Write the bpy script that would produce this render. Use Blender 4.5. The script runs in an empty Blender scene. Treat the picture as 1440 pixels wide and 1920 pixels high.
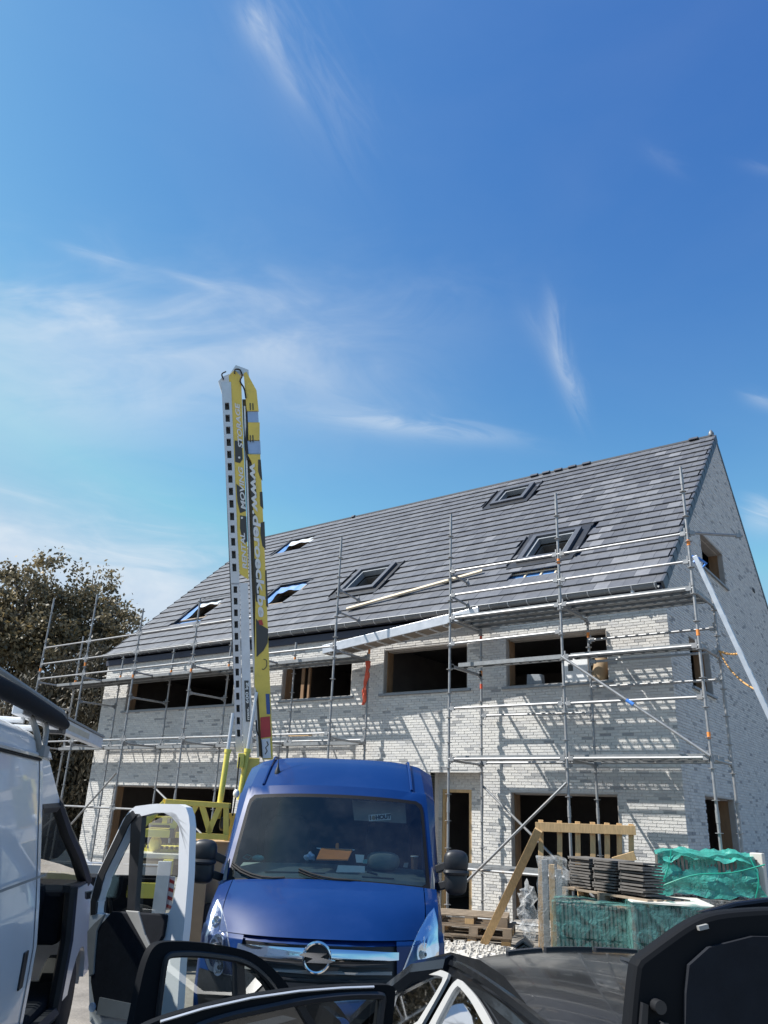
import bpy, math, random
import numpy as np
from mathutils import Vector, Matrix
rad = math.radians
S = bpy.context.scene
COL = S.collection
random.seed(7)
rng = np.random.default_rng(7)

# ------------------------------------------------------------------ camera
CAM = np.array([4.2851, -14.625, 1.92])
AZ, TILT, ROLL, FPX = -0.64551, 0.36795, 0.04225, 1464.243
def _cam_axes():
    f = np.array([math.sin(AZ) * math.cos(TILT), math.cos(AZ) * math.cos(TILT), math.sin(TILT)])
    r = np.array([math.cos(AZ), -math.sin(AZ), 0.0])
    u = np.cross(r, f)
    c, s = math.cos(ROLL), math.sin(ROLL)
    return c * r + s * u, -s * r + c * u, f
CR, CU, CF = _cam_axes()
cam = bpy.data.cameras.new('camera')
cam.sensor_fit = 'VERTICAL'
cam.sensor_height = 24.0
cam.lens = 24.0 * FPX / 1920.0
cam.clip_end = 3000
cam.clip_start = 0.05
camo = bpy.data.objects.new('camera', cam)
M = Matrix.Identity(4)
for i in range(3):
    M[i][0], M[i][1], M[i][2], M[i][3] = CR[i], CU[i], -CF[i], CAM[i]
camo.matrix_world = M
COL.objects.link(camo)
S.camera = camo

# survey helpers: sight line of a measured point of the photograph met with a real plane of the site
def sight(x, y):
    return CF + CR * (x - 720) / FPX - CU * (y - 960) / FPX
def on_plane(x, y, axis, val):
    d = sight(x, y)
    return CAM + d * (val - CAM[axis]) / d[axis]
class Frame:
    """a site frame: origin on the ground, x to the right, y away along a compass bearing"""
    def __init__(self, az, origin=None):
        h = rad(az)
        self.fw = np.array([math.sin(h), math.cos(h), 0.0])
        self.rt = np.array([math.cos(h), -math.sin(h), 0.0])
        self.o = np.array([CAM[0], CAM[1], 0.0]) if origin is None else np.array(origin, float)
        self.rot = math.atan2(self.rt[1], self.rt[0])
    def shifted(self, lat, fwd):
        f = Frame.__new__(Frame); f.fw, f.rt, f.rot = self.fw, self.rt, self.rot
        f.o = self.o + self.rt * lat + self.fw * fwd
        return f
    def world(self, p):
        return self.o + self.rt * p[0] + self.fw * p[1] + np.array([0, 0, p[2]])
    def at(self, x, y, depth):          # local coordinates of a sighted point at a local depth
        d = sight(x, y)
        t = (depth - (CAM - self.o) @ self.fw) / (d @ self.fw)
        P = CAM + d * t - self.o
        return np.array([P @ self.rt, P @ self.fw, P[2]])

# ------------------------------------------------------------------ sky, sun, exposure
SUN_EL, SUN_AZ = 51.5, -129.0
world = bpy.data.worlds.new('World')
S.world = world
world.use_nodes = True
wt = world.node_tree
for n in list(wt.nodes):
    wt.nodes.remove(n)
def wn(t, **k):
    n = wt.nodes.new(t)
    for a, b in k.items():
        setattr(n, a, b)
    return n
def wmath(op, a, b=None, c=None, clamp=False):
    n = wn('ShaderNodeMath', operation=op, use_clamp=clamp)
    for i, v in enumerate((a, b, c)):
        if v is None:
            continue
        if isinstance(v, (int, float)):
            n.inputs[i].default_value = v
        else:
            wt.links.new(v, n.inputs[i])
    return n.outputs[0]
sky = wn('ShaderNodeTexSky')
sky.sky_type = 'NISHITA'
sky.sun_disc = False
sky.sun_elevation = rad(SUN_EL)
sky.sun_rotation = rad(SUN_AZ)
sky.air_density = 1.0
sky.dust_density = 0.3
sky.ozone_density = 1.0
# camera-like grade of the clear sky, the same in every direction: deeper blue away from the sun
SKY_K = 0.10
sep = wn('ShaderNodeSeparateColor')
wt.links.new(sky.outputs[0], sep.inputs[0])
comb = wn('ShaderNodeCombineColor')
for ch, (k, p) in enumerate(((7.6, 2.02), (4.75, 1.66), (1.60, .80))):
    v = wmath('MULTIPLY', sep.outputs[ch], SKY_K)
    g_ = wmath('MULTIPLY', wmath('POWER', v, p), k / 1.62 / SKY_K)
    g_ = wmath('MINIMUM', g_, (2.6, 3.7, 5.0)[ch])
    wt.links.new(wmath('ADD', wmath('MULTIPLY', g_, .97), wmath('MULTIPLY', sep.outputs[ch], .03)), comb.inputs[ch])
tc = wn('ShaderNodeTexCoord')
DIRV = tc.outputs['Generated']
def wdot(v):
    n = wn('ShaderNodeVectorMath', operation='DOT_PRODUCT')
    wt.links.new(DIRV, n.inputs[0])
    n.inputs[1].default_value = tuple(float(q) for q in v)
    return n.outputs['Value']
def wnoise(scale, detail, rough, dist, stretch=(1, 1, 1), rot=(0, 0, 0)):
    mp = wn('ShaderNodeMapping')
    mp.inputs['Scale'].default_value = stretch
    mp.inputs['Rotation'].default_value = rot
    wt.links.new(DIRV, mp.inputs['Vector'])
    n = wn('ShaderNodeTexNoise')
    n.inputs['Scale'].default_value = scale
    n.inputs['Detail'].default_value = detail
    n.inputs['Roughness'].default_value = rough
    n.inputs['Distortion'].default_value = dist
    wt.links.new(mp.outputs[0], n.inputs['Vector'])
    return n.outputs['Fac']
fine = wnoise(7, 5, .5, .5, (1, 1, 2.2), (.2, .1, .4))
broad = wnoise(2.6, 5, .55, .4, (1, 1, 2.0), (0, .3, .2))
def nz(a):
    a = np.array(a, float)
    return a / np.linalg.norm(a)
# cirrus: each a streak on the sky dome given by two sky directions, a half width and a strength
STREAKS = [
    ((460, 10), (500, 85), .014, .50, 1.3), ((480, 60), (560, 190), .012, .26, 1.), ((440, -40), (620, 280), .05, .13, 1.),
    ((1030, 565), (1050, 690), .010, .34, 1.), ((1042, 660), (1085, 775), .010, .36, 1.), ((985, 585), (1045, 690), .012, .14, 1.),
    ((130, 468), (250, 502), .006, .36, .6), ((320, 516), (445, 554), .005, .28, .6),
    ((-250, 645), (380, 650), .060, .50, 1.6), ((0, 720), (640, 710), .085, .40, 1.6), ((430, 640), (760, 790), .050, .30, 1.6), ((620, 785), (930, 826), .012, .46, 1.2), ((380, 600), (880, 600), .05, .16, 1.6), ((-100, 780), (330, 790), .05, .22, 1.6),
    ((-250, 960), (150, 1060), .055, .75, 1.6), ((60, 1040), (420, 1095), .045, .62, 1.4), ((-300, 1120), (500, 1180), .07, .6, 1.5),
    ((1395, 965), (1460, 985), .016, .60, .9), ((1400, 745), (1470, 768), .008, .30, .9), ((1210, 285), (1280, 325), .008, .07, 1.), ((1400, 310), (1500, 335), .007, .10, 1.),
]
cloud = None
for si_, (a, b, wid, strg, soft) in enumerate(STREAKS):
    A, B = nz(sight(*a)), nz(sight(*b))
    c = nz(A + B)
    ax = nz(B - A)
    bx = np.cross(c, ax)
    ha = float(np.linalg.norm(B - A)) * .5
    pa = wmath('MULTIPLY', wdot(ax), 1.0 / (ha * 1.15))
    pb = wmath('MULTIPLY', wdot(bx), 1.0 / wid)
    wob = wmath('MULTIPLY', wmath('SUBTRACT', broad, .5), 1.2)
    pb2 = wmath('ADD', pb, wob)
    # fibres drawn out along the streak
    cv = wn('ShaderNodeCombineXYZ')
    wt.links.new(wmath('MULTIPLY', wdot(ax), 9.0 if soft < 1.5 else 6.0), cv.inputs[0])
    wt.links.new(wmath('MULTIPLY', wdot(bx), 42.0 if soft < 1.5 else 15.0), cv.inputs[1])
    cv.inputs[2].default_value = si_ * 3.7
    fb = wn('ShaderNodeTexNoise')
    fb.inputs['Scale'].default_value = 1.0; fb.inputs['Detail'].default_value = 4; fb.inputs['Roughness'].default_value = .62; fb.inputs['Distortion'].default_value = .9
    wt.links.new(cv.outputs[0], fb.inputs['Vector'])
    fib = wmath('MULTIPLY_ADD', fb.outputs['Fac'], 3.4, -1.15, clamp=True)
    pb3 = wmath('ADD', pb2, wmath('MULTIPLY', wmath('SUBTRACT', fb.outputs['Fac'], .5), 2.6))
    e = wmath('ADD', wmath('POWER', wmath('ABSOLUTE', pa), 2.4), wmath('POWER', wmath('ABSOLUTE', pb3), 1.7))
    g = wmath('EXPONENT', wmath('MULTIPLY', e, -1.0))
    front = wmath('GREATER_THAN', wdot(c), 0.0)
    g = wmath('MULTIPLY', wmath('MULTIPLY', g, front), strg * .78)
    g = wmath('MULTIPLY', g, wmath('ADD', wmath('MULTIPLY', fib, .55 if soft > 1.3 else .85), .46 if soft > 1.3 else .22))
    cloud = g if cloud is None else wmath('ADD', cloud, g)
# thin veil everywhere else, so the sky goes on outside the frame as it is inside it
veil = wmath('MULTIPLY', wmath('MULTIPLY_ADD', broad, 3.2, -1.45, clamp=True), .03)
cloud = wmath('ADD', cloud, veil, clamp=True)
mix = wn('ShaderNodeMix', data_type='RGBA')
wt.links.new(cloud, mix.inputs['Factor'])
wt.links.new(comb.outputs[0], mix.inputs['A'])
mix.inputs['B'].default_value = (4.9, 5.4, 5.9, 1)
bg = wn('ShaderNodeBackground')
bg.inputs['Strength'].default_value = SKY_K
wt.links.new(mix.outputs['Result'], bg.inputs['Color'])
wo = wn('ShaderNodeOutputWorld')
wt.links.new(bg.outputs[0], wo.inputs['Surface'])

sun = bpy.data.lights.new('sun', 'SUN')
sun.energy = 5.0
sun.angle = rad(.53)
sun.color = (1.0, .972, .925)
suno = bpy.data.objects.new('sun', sun)
sd = Vector((math.sin(rad(SUN_AZ)) * math.cos(rad(SUN_EL)), math.cos(rad(SUN_AZ)) * math.cos(rad(SUN_EL)), math.sin(rad(SUN_EL))))
suno.rotation_euler = sd.to_track_quat('Z', 'Y').to_euler()
suno.location = (-20, -25, 30)
COL.objects.link(suno)
vs = S.view_settings
vs.view_transform = 'Standard'
vs.look = 'None'
vs.gamma = 1.0
vs.use_curve_mapping = False
vs.exposure = 0.64

# ------------------------------------------------------------------ materials
def mat(name, col, rough=.6, metal=0.0, var=.12, scale=6.0, bump=0.0, bscale=40.0, coat=0.0, spec=.5, tint=None, tvar=.5,
        wear=None, wscale=3.0, wamt=.5, stretch=(1, 1, 1)):
    m = bpy.data.materials.new(name)
    m.use_nodes = True
    t = m.node_tree
    b = t.nodes['Principled BSDF']
    L = t.links.new
    co = t.nodes.new('ShaderNodeTexCoord')
    mp = t.nodes.new('ShaderNodeMapping')
    mp.inputs['Scale'].default_value = stretch
    L(co.outputs['Object'], mp.inputs[0])
    n = t.nodes.new('ShaderNodeTexNoise')
    n.inputs['Scale'].default_value = scale
    n.inputs['Detail'].default_value = 5
    n.inputs['Roughness'].default_value = .65
    L(mp.outputs[0], n.inputs['Vector'])
    r = t.nodes.new('ShaderNodeValToRGB')
    c = np.array(col)
    r.color_ramp.elements[0].position = .28
    r.color_ramp.elements[1].position = .72
    r.color_ramp.elements[0].color = (*np.clip(c * (1 - var), 0, 1), 1)
    r.color_ramp.elements[1].color = (*np.clip(c * (1 + var), 0, 1), 1)
    L(n.outputs['Fac'], r.inputs[0])
    out = r.outputs[0]
    if tint:
        if tint == 'attr':
            a = t.nodes.new('ShaderNodeAttribute'); a.attribute_name = 'tint'; fac = a.outputs['Fac']
        else:
            a = t.nodes.new('ShaderNodeObjectInfo'); fac = a.outputs['Random']
        tr = t.nodes.new('ShaderNodeValToRGB')
        tr.color_ramp.interpolation = 'LINEAR'
        stops = tvar
        while len(tr.color_ramp.elements) < len(stops):
            tr.color_ramp.elements.new(.5)
        for e, (p, cc) in zip(tr.color_ramp.elements, stops):
            e.position = p; e.color = (*cc, 1)
        L(fac, tr.inputs[0])
        mx = t.nodes.new('ShaderNodeMix'); mx.data_type = 'RGBA'; mx.blend_type = 'MULTIPLY'
        mx.inputs['Factor'].default_value = 1
        L(out, mx.inputs['A']); L(tr.outputs[0], mx.inputs['B'])
        out = mx.outputs['Result']
    if wear is not None:
        w = t.nodes.new('ShaderNodeTexNoise')
        w.inputs['Scale'].default_value = wscale; w.inputs['Detail'].default_value = 8; w.inputs['Roughness'].default_value = .7
        L(mp.outputs[0], w.inputs['Vector'])
        wr = t.nodes.new('ShaderNodeMapRange')
        wr.inputs['From Min'].default_value = .52; wr.inputs['From Max'].default_value = .72
        wr.inputs['To Max'].default_value = wamt
        L(w.outputs['Fac'], wr.inputs['Value'])
        mx = t.nodes.new('ShaderNodeMix'); mx.data_type = 'RGBA'
        mx.inputs['B'].default_value = (*wear, 1)
        L(wr.outputs[0], mx.inputs['Factor']); L(out, mx.inputs['A'])
        out = mx.outputs['Result']
    L(out, b.inputs['Base Color'])
    b.inputs['Metallic'].default_value = metal
    b.inputs['Specular IOR Level'].default_value = spec
    rr = t.nodes.new('ShaderNodeMapRange')
    rr.inputs['To Min'].default_value = max(0, rough - (.1 if rough > .25 else .01)); rr.inputs['To Max'].default_value = min(1, rough + (.1 if rough > .25 else .01))
    L(n.outputs['Fac'], rr.inputs['Value']); L(rr.outputs[0], b.inputs['Roughness'])
    if coat:
        b.inputs['Coat Weight'].default_value = coat
        b.inputs['Coat Roughness'].default_value = .03
    if bump:
        bn = t.nodes.new('ShaderNodeTexNoise')
        bn.inputs['Scale'].default_value = bscale; bn.inputs['Detail'].default_value = 6
        L(mp.outputs[0], bn.inputs['Vector'])
        bu = t.nodes.new('ShaderNodeBump')
        bu.inputs['Strength'].default_value = bump; bu.inputs['Distance'].default_value = .01
        L(bn.outputs['Fac'], bu.inputs['Height']); L(bu.outputs[0], b.inputs['Normal'])
    return m

def glass(name, tintc=(.75, .85, .82), refl=.09, rough=.02, dust=0.0, dustc=(.6, .62, .62)):
    m = bpy.data.materials.new(name)
    m.use_nodes = True
    t = m.node_tree
    t.nodes.remove(t.nodes['Principled BSDF'])
    out = t.nodes['Material Output']
    tr = t.nodes.new('ShaderNodeBsdfTransparent'); tr.inputs[0].default_value = (*tintc, 1)
    gl = t.nodes.new('ShaderNodeBsdfGlossy'); gl.inputs['Roughness'].default_value = rough; gl.inputs[0].default_value = (1, 1, 1, 1)
    fr = t.nodes.new('ShaderNodeLayerWeight'); fr.inputs[0].default_value = .28
    mr = t.nodes.new('ShaderNodeMapRange'); mr.inputs['To Min'].default_value = refl; mr.inputs['To Max'].default_value = .85
    t.links.new(fr.outputs['Fresnel'], mr.inputs['Value'])
    mx = t.nodes.new('ShaderNodeMixShader')
    t.links.new(mr.outputs[0], mx.inputs[0]); t.links.new(tr.outputs[0], mx.inputs[1]); t.links.new(gl.outputs[0], mx.inputs[2])
    last = mx.outputs[0]
    if dust:
        df = t.nodes.new('ShaderNodeBsdfDiffuse'); df.inputs[0].default_value = (*dustc, 1)
        no = t.nodes.new('ShaderNodeTexNoise'); no.inputs['Scale'].default_value = 2.2; no.inputs['Detail'].default_value = 9
        no.inputs['Roughness'].default_value = .7
        tc_ = t.nodes.new('ShaderNodeTexCoord'); t.links.new(tc_.outputs['Object'], no.inputs['Vector'])
        m2 = t.nodes.new('ShaderNodeMapRange'); m2.inputs['From Min'].default_value = .4; m2.inputs['From Max'].default_value = .75; m2.inputs['To Max'].default_value = dust
        t.links.new(no.outputs['Fac'], m2.inputs['Value'])
        mx2 = t.nodes.new('ShaderNodeMixShader')
        t.links.new(m2.outputs[0], mx2.inputs[0]); t.links.new(last, mx2.inputs[1]); t.links.new(df.outputs[0], mx2.inputs[2])
        last = mx2.outputs[0]
    t.links.new(last, out.inputs[0])
    return m

BR_STOPS = [(0, (.46, .47, .49)), (.05, (.58, .59, .60)), (.09, (.84, .84, .84)), (.5, (.90, .89, .87)), (1, (1.0, .99, .96))]
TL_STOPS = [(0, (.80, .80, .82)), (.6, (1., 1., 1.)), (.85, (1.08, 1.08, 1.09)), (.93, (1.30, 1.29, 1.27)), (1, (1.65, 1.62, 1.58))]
M_ = {}
M_['brick'] = mat('white_brick', (.640, .628, .606), .85, var=.10, scale=22, bump=.5, bscale=60, spec=.25, tint='attr', tvar=BR_STOPS)
M_['brick1'] = mat('white_brick_single', (.640, .628, .606), .85, var=.10, scale=22, bump=.5, bscale=60, spec=.25, tint='obj', tvar=BR_STOPS)
M_['mortar'] = mat('mortar', (.53, .515, .49), .9, var=.1, scale=9, bump=.3)
M_['tile'] = mat('roof_tile', (.112, .115, .124), .50, var=.14, scale=7, bump=.25, bscale=50, spec=.5, tint='attr', tvar=TL_STOPS, wear=(.20, .20, .20), wscale=1.6, wamt=.25)
M_['tile1'] = mat('roof_tile_single', (.112, .115, .124), .50, var=.14, scale=7, bump=.25, bscale=50, spec=.5, tint='obj', tvar=TL_STOPS, wear=(.20, .20, .20), wscale=1.6, wamt=.25)
M_['verge'] = mat('verge_tile', (.06, .066, .08), .5, var=.14)
M_['membrane'] = mat('blue_membrane', (.07, .20, .45), .45, var=.15, scale=5, bump=.4, bscale=8)
M_['liner'] = mat('white_liner', (.42, .46, .50), .5, var=.1, bump=.4, bscale=12)
M_['batten'] = mat('roof_batten', (.62, .52, .38), .75, var=.15, scale=14)
M_['zinc'] = mat('zinc_gutter', (.16, .17, .18), .5, .3, var=.12, scale=5)
M_['zincl'] = mat('zinc_bright', (.55, .56, .57), .4, .4, var=.08)
M_['fascia'] = mat('navy_fascia', (.028, .034, .055), .6, var=.1)
M_['reveal'] = mat('timber_reveal', (.23, .135, .07), .75, var=.25, scale=9, stretch=(1, 1, .25))
M_['reveal2'] = mat('grey_reveal', (.36, .33, .30), .85, var=.15)
M_['sill'] = mat('blue_stone', (.22, .24, .26), .6, var=.15, scale=12)
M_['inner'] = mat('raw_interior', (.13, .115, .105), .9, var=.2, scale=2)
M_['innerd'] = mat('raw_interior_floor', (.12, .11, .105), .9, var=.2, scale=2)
M_['galv'] = mat('galvanised_tube', (.29, .295, .30), .5, .5, var=.18, scale=12, wear=(.30, .22, .15), wscale=4, wamt=.45)
M_['galvd'] = mat('galvanised_deck', (.25, .26, .265), .55, .45, var=.2, scale=8, wear=(.26, .25, .24), wscale=5, wamt=.5)
M_['alu'] = mat('aluminium', (.58, .59, .61), .38, .6, var=.08, scale=7)
M_['alud'] = mat('aluminium_matt', (.66, .67, .68), .5, .35, var=.1, scale=7)
M_['ply'] = mat('plywood_under', (.24, .20, .165), .8, var=.2, scale=5)
M_['ctimber'] = mat('construction_timber', (.56, .37, .18), .75, var=.22, scale=7, stretch=(6, 6, 1))
M_['otimber'] = mat('weathered_timber', (.27, .21, .15), .85, var=.3, scale=8)
M_['orange'] = mat('orange_paint', (.75, .25, .05), .6, var=.15)
M_['redt'] = mat('red_strap', (.62, .10, .05), .7, var=.25, scale=20)
M_['ostrap'] = mat('orange_strap', (.55, .30, .10), .7, var=.2)
M_['bluet'] = mat('blue_tape', (.05, .20, .60), .5)
M_['ground'] = mat('gravel_ground', (.21, .19, .165), .95, var=.3, scale=3, bump=.8, bscale=25, wear=(.20, .18, .16), wscale=.6, wamt=.7)
M_['stone'] = mat('gravel_stone', (.58, .55, .50), .9, var=.25, scale=5, tint='obj', tvar=[(0, (.7, .7, .7)), (1, (1.1, 1.08, 1.05))])
M_['vanblue'] = mat('van_blue_paint', (.002, .026, .125), .42, .0, var=.08, scale=1.5, coat=.5, spec=.2, wear=(.03, .06, .16), wscale=3, wamt=.10)
M_['white'] = mat('white_paint', (.74, .755, .78), .34, var=.04, scale=2, coat=.5, wear=(.5, .5, .48), wscale=2, wamt=.25)
M_['blackpaint'] = mat('black_car_paint', (.009, .010, .012), .14, var=.1, scale=2, coat=.28, spec=.22)
M_['plastic'] = mat('black_plastic', (.018, .019, .022), .45, var=.2, scale=10)
M_['trim'] = mat('dark_trim', (.016, .018, .023), .85, var=.2, scale=10, bump=.15, spec=.12)
M_['gtrim'] = mat('grey_trim', (.28, .28, .27), .6, var=.1)
M_['rubber'] = mat('rubber', (.015, .015, .016), .8, var=.1)
M_['chrome'] = mat('chrome', (.82, .83, .85), .10, 1.0, var=.03)
M_['satin'] = mat('satin_chrome', (.40, .395, .38), .45, .15, var=.04)
M_['reflector'] = mat('lamp_reflector', (.80, .82, .84), .25, .55, var=.08, bump=.7, bscale=26)
M_['frit'] = mat('black_glass_border', (.012, .013, .016), .6, var=.1, spec=.12)
M_['amber'] = mat('amber_bulb', (.7, .28, .04), .3)
M_['dash'] = mat('grey_green_dashboard', (.155, .19, .178), .7, var=.1, scale=5)
M_['seat'] = mat('dark_seat_fabric', (.035, .037, .042), .9, var=.2)
M_['yellow'] = mat('yellow_paint', (.74, .55, .095), .45, var=.12, scale=3, coat=.2, wear=(.30, .22, .06), wscale=3, wamt=.45)
M_['ylime'] = mat('lime_yellow_paint', (.70, .60, .11), .45, var=.1, scale=3, coat=.2, wear=(.34, .30, .10), wscale=3, wamt=.3)
M_['decal'] = mat('dark_decal', (.05, .052, .05), .5, var=.1)
M_['letter'] = mat('white_lettering', (.70, .70, .68), .5, var=.08, scale=8)
M_['redp'] = mat('red_sticker', (.45, .05, .045), .5, var=.1)
M_['bluep'] = mat('blue_sticker', (.05, .10, .28), .5)
M_['whitep'] = mat('white_sticker', (.72, .72, .71), .5)
M_['bluegrey'] = mat('blue_grey_strip', (.30, .42, .62), .4, .2, var=.1)
M_['steelgrey'] = mat('grey_sideboard', (.30, .32, .33), .5, .4, var=.15, scale=3)
M_['cream'] = mat('cream_panel', (.60, .57, .50), .6, var=.1, scale=3)
M_['tan'] = mat('tan_panel', (.34, .24, .14), .7, var=.15, scale=3)
M_['conctile'] = mat('stacked_tile', (.125, .115, .105), .75, var=.25, scale=9)
M_['green'] = mat('green_wrap', (.01, .24, .17), .35, var=.2, scale=5)
M_['bark'] = mat('bark', (.10, .08, .06), .95, var=.3, scale=14, bump=.6)
M_['paper'] = mat('paper', (.78, .79, .78), .7)
M_['opaper'] = mat('orange_folder', (.80, .27, .05), .6)
M_['teal'] = mat('teal_print', (.10, .36, .36), .6)
M_['brown'] = mat('brown_card', (.20, .11, .06), .7)
M_['glass'] = glass('van_glass', (.70, .80, .80), .045, dust=.03)
M_['glassl'] = glass('clear_glass', (.80, .86, .83), .06)
M_['glassd'] = glass('tinted_glass', (.18, .20, .20), .05, dust=.0)
M_['lens'] = glass('lamp_lens', (.95, .97, .98), .08)
M_['mirror'] = mat('mirror_glass', (.75, .80, .80), .04, 1.0, var=.02)

# ------------------------------------------------------------------ mesh building
class MB:
    def __init__(s):
        s.v = []; s.f = []; s.mi = []; s.t = []
    def add(s, vs, fs, mi=0, tint=None):
        o = len(s.v)
        s.v.extend([tuple(map(float, p)) for p in vs])
        for f in fs:
            s.f.append(tuple(i + o for i in f)); s.mi.append(mi); s.t.append(.7 if tint is None else tint)
        return s
    def box(s, lo, hi, mi=0, tint=None):
        x0, y0, z0 = lo; x1, y1, z1 = hi
        return s.add([(x0, y0, z0), (x1, y0, z0), (x1, y1, z0), (x0, y1, z0), (x0, y0, z1), (x1, y0, z1), (x1, y1, z1), (x0, y1, z1)],
                     [(0, 3, 2, 1), (4, 5, 6, 7), (0, 1, 5, 4), (1, 2, 6, 5), (2, 3, 7, 6), (3, 0, 4, 7)], mi, tint)
    def hexa(s, b, t, mi=0, tint=None):      # bottom loop of 4, top loop of 4
        return s.add(list(b) + list(t), [(0, 3, 2, 1), (4, 5, 6, 7), (0, 1, 5, 4), (1, 2, 6, 5), (2, 3, 7, 6), (3, 0, 4, 7)], mi, tint)
    def beam(s, p0, p1, w, h, up=(0, 0, 1), mi=0):
        p0, p1, up = (np.array(q, float) for q in (p0, p1, up))
        d = nz(p1 - p0); sd_ = np.cross(d, up)
        if np.linalg.norm(sd_) < 1e-4:
            sd_ = np.cross(d, (1, 0, 0))
        sd_ = nz(sd_); u = np.cross(sd_, d)
        a, b = sd_ * w / 2, u * h / 2
        q = [p + i * a + j * b for p in (p0, p1) for i, j in ((-1, -1), (1, -1), (1, 1), (-1, 1))]
        return s.add(q, [(0, 1, 2, 3), (7, 6, 5, 4), (0, 4, 5, 1), (1, 5, 6, 2), (2, 6, 7, 3), (3, 7, 4, 0)], mi)
    def tube(s, p0, p1, r, n=8, r1=None, mi=0, caps=True):
        return s.path([p0, p1], [r, r if r1 is None else r1], n, mi, caps)
    def path(s, pts, r, n=8, mi=0, caps=True):
        pts = [np.array(p, float) for p in pts]
        rs = r if isinstance(r, (list, tuple)) else [r] * len(pts)
        ref = None; loops = []
        for i, p in enumerate(pts):
            d = nz((pts[i + 1] if i + 1 < len(pts) else p) - (pts[i - 1] if i else p))
            if ref is None:
                ref = np.cross(d, (0, 0, 1) if abs(d[2]) < .9 else (1, 0, 0))
            ref = nz(ref - d * (ref @ d)); w = np.cross(d, ref)
            loops.append([p + rs[i] * (math.cos(2 * math.pi * k / n) * ref + math.sin(2 * math.pi * k / n) * w) for k in range(n)])
        return s.loft(loops, caps, mi)
    def loft(s, loops, caps=True, mi=0, closed=True, tint=None):
        n = len(loops[0]); fs = []
        for i in range(len(loops) - 1):
            for k in range(n if closed else n - 1):
                k2 = (k + 1) % n
                fs.append((i * n + k, i * n + k2, (i + 1) * n + k2, (i + 1) * n + k))
        if caps and closed:
            fs.append(tuple(reversed(range(n)))); fs.append(tuple((len(loops) - 1) * n + k for k in range(n)))
        return s.add([p for l in loops for p in l], fs, mi, tint)
    def prism(s, poly, off, mi=0, tint=None):     # polygon in space pushed along a vector
        off = np.array(off, float); n = len(poly)
        vs = [np.array(p, float) for p in poly]
        return s.add(vs + [p + off for p in vs], [tuple(reversed(range(n))), tuple(range(n, 2 * n))] + [(k, (k + 1) % n, n + (k + 1) % n, n + k) for k in range(n)], mi, tint)
    def ringprism(s, outer, inner, off, mi=0):    # frame: outer and inner loop of equal length
        off = np.array(off, float); n = len(outer)
        a = [np.array(p, float) for p in outer]; b = [np.array(p, float) for p in inner]
        vs = a + b + [p + off for p in a] + [p + off for p in b]
        fs = []
        for k in range(n):
            j = (k + 1) % n
            fs += [(k, j, n + j, n + k), (2 * n + k, 3 * n + k, 3 * n + j, 2 * n + j), (k, 2 * n + k, 2 * n + j, j), (n + k, n + j, 3 * n + j, 3 * n + k)]
        return s.add(vs, fs, mi)
    def grid(s, fn, us, vs_, mi=0):
        nu, nv = len(us), len(vs_)
        P = [fn(u, v) for v in vs_ for u in us]
        return s.add(P, [(j * nu + i, j * nu + i + 1, (j + 1) * nu + i + 1, (j + 1) * nu + i) for j in range(nv - 1) for i in range(nu - 1)], mi)
    def ell(s, c, r, nu=14, nv=8, mi=0, e=1.0):
        c = np.array(c, float); loops = []
        def sp(a, p): return math.copysign(abs(a) ** p, a)
        for j in range(nv + 1):
            th = -math.pi / 2 + math.pi * (.02 + .96 * j / nv)
            loops.append([c + np.array([r[0] * sp(math.cos(th), e) * sp(math.cos(2 * math.pi * k / nu), e), r[1] * sp(math.cos(th), e) * sp(math.sin(2 * math.pi * k / nu), e), r[2] * sp(math.sin(th), e)]) for k in range(nu)])
        return s.loft(loops, True, mi)
    def map(s, fn):
        s.v = [tuple(map(float, fn(np.array(p)))) for p in s.v]
        return s
    def mesh(s, name, mats, smooth=False):
        me = bpy.data.meshes.new(name)
        me.from_pydata(s.v, [], s.f)
        for m in (mats if isinstance(mats, (list, tuple)) else [mats]):
            me.materials.append(m)
        if len(set(s.mi)) > 1:
            me.polygons.foreach_set('material_index', s.mi)
        if len(set(s.t)) > 1:
            a = me.attributes.new('tint', 'FLOAT', 'FACE')
            a.data.foreach_set('value', s.t)
        me.update()
        if smooth:
            me.polygons.foreach_set('use_smooth', [True] * len(s.f))
            me.set_sharp_from_angle(angle=rad(38))
        return me

def invert_loc(parent):
    return parent.matrix_basis.inverted()
def tag(o, label=None, cat=None, group=None, kind=None):
    if label: o['label'] = label
    if cat: o['category'] = cat
    if group: o['group'] = group
    if kind: o['kind'] = kind
    return o
def link(name, me, parent=None, loc=None, world=False):
    o = bpy.data.objects.new(name, me)
    COL.objects.link(o)
    if loc is not None:
        o.location = loc
    if parent is not None:
        o.parent = parent
        if world and parent.parent is None:
            o.matrix_parent_inverse = invert_loc(parent)
    return o
def thing(name, label, cat, loc=(0, 0, 0), rot=0.0, group=None):
    o = bpy.data.objects.new(name, None)
    COL.objects.link(o)
    o.location = tuple(map(float, loc)); o.rotation_euler = (0, 0, rot); o.empty_display_size = .3
    bpy.context.view_layer.update()
    return tag(o, label, cat, group)
def part(name, mb, m, parent, world=False, smooth=False, label=None, kind=None, bevel=0.0):
    o = link(name, mb.mesh(name, m, smooth), parent, world=world)
    if bevel:
        b = o.modifiers.new('bevel', 'BEVEL'); b.width = bevel; b.segments = 2; b.limit_method = 'ANGLE'; b.angle_limit = rad(40)
    return tag(o, label, kind=kind)
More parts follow.
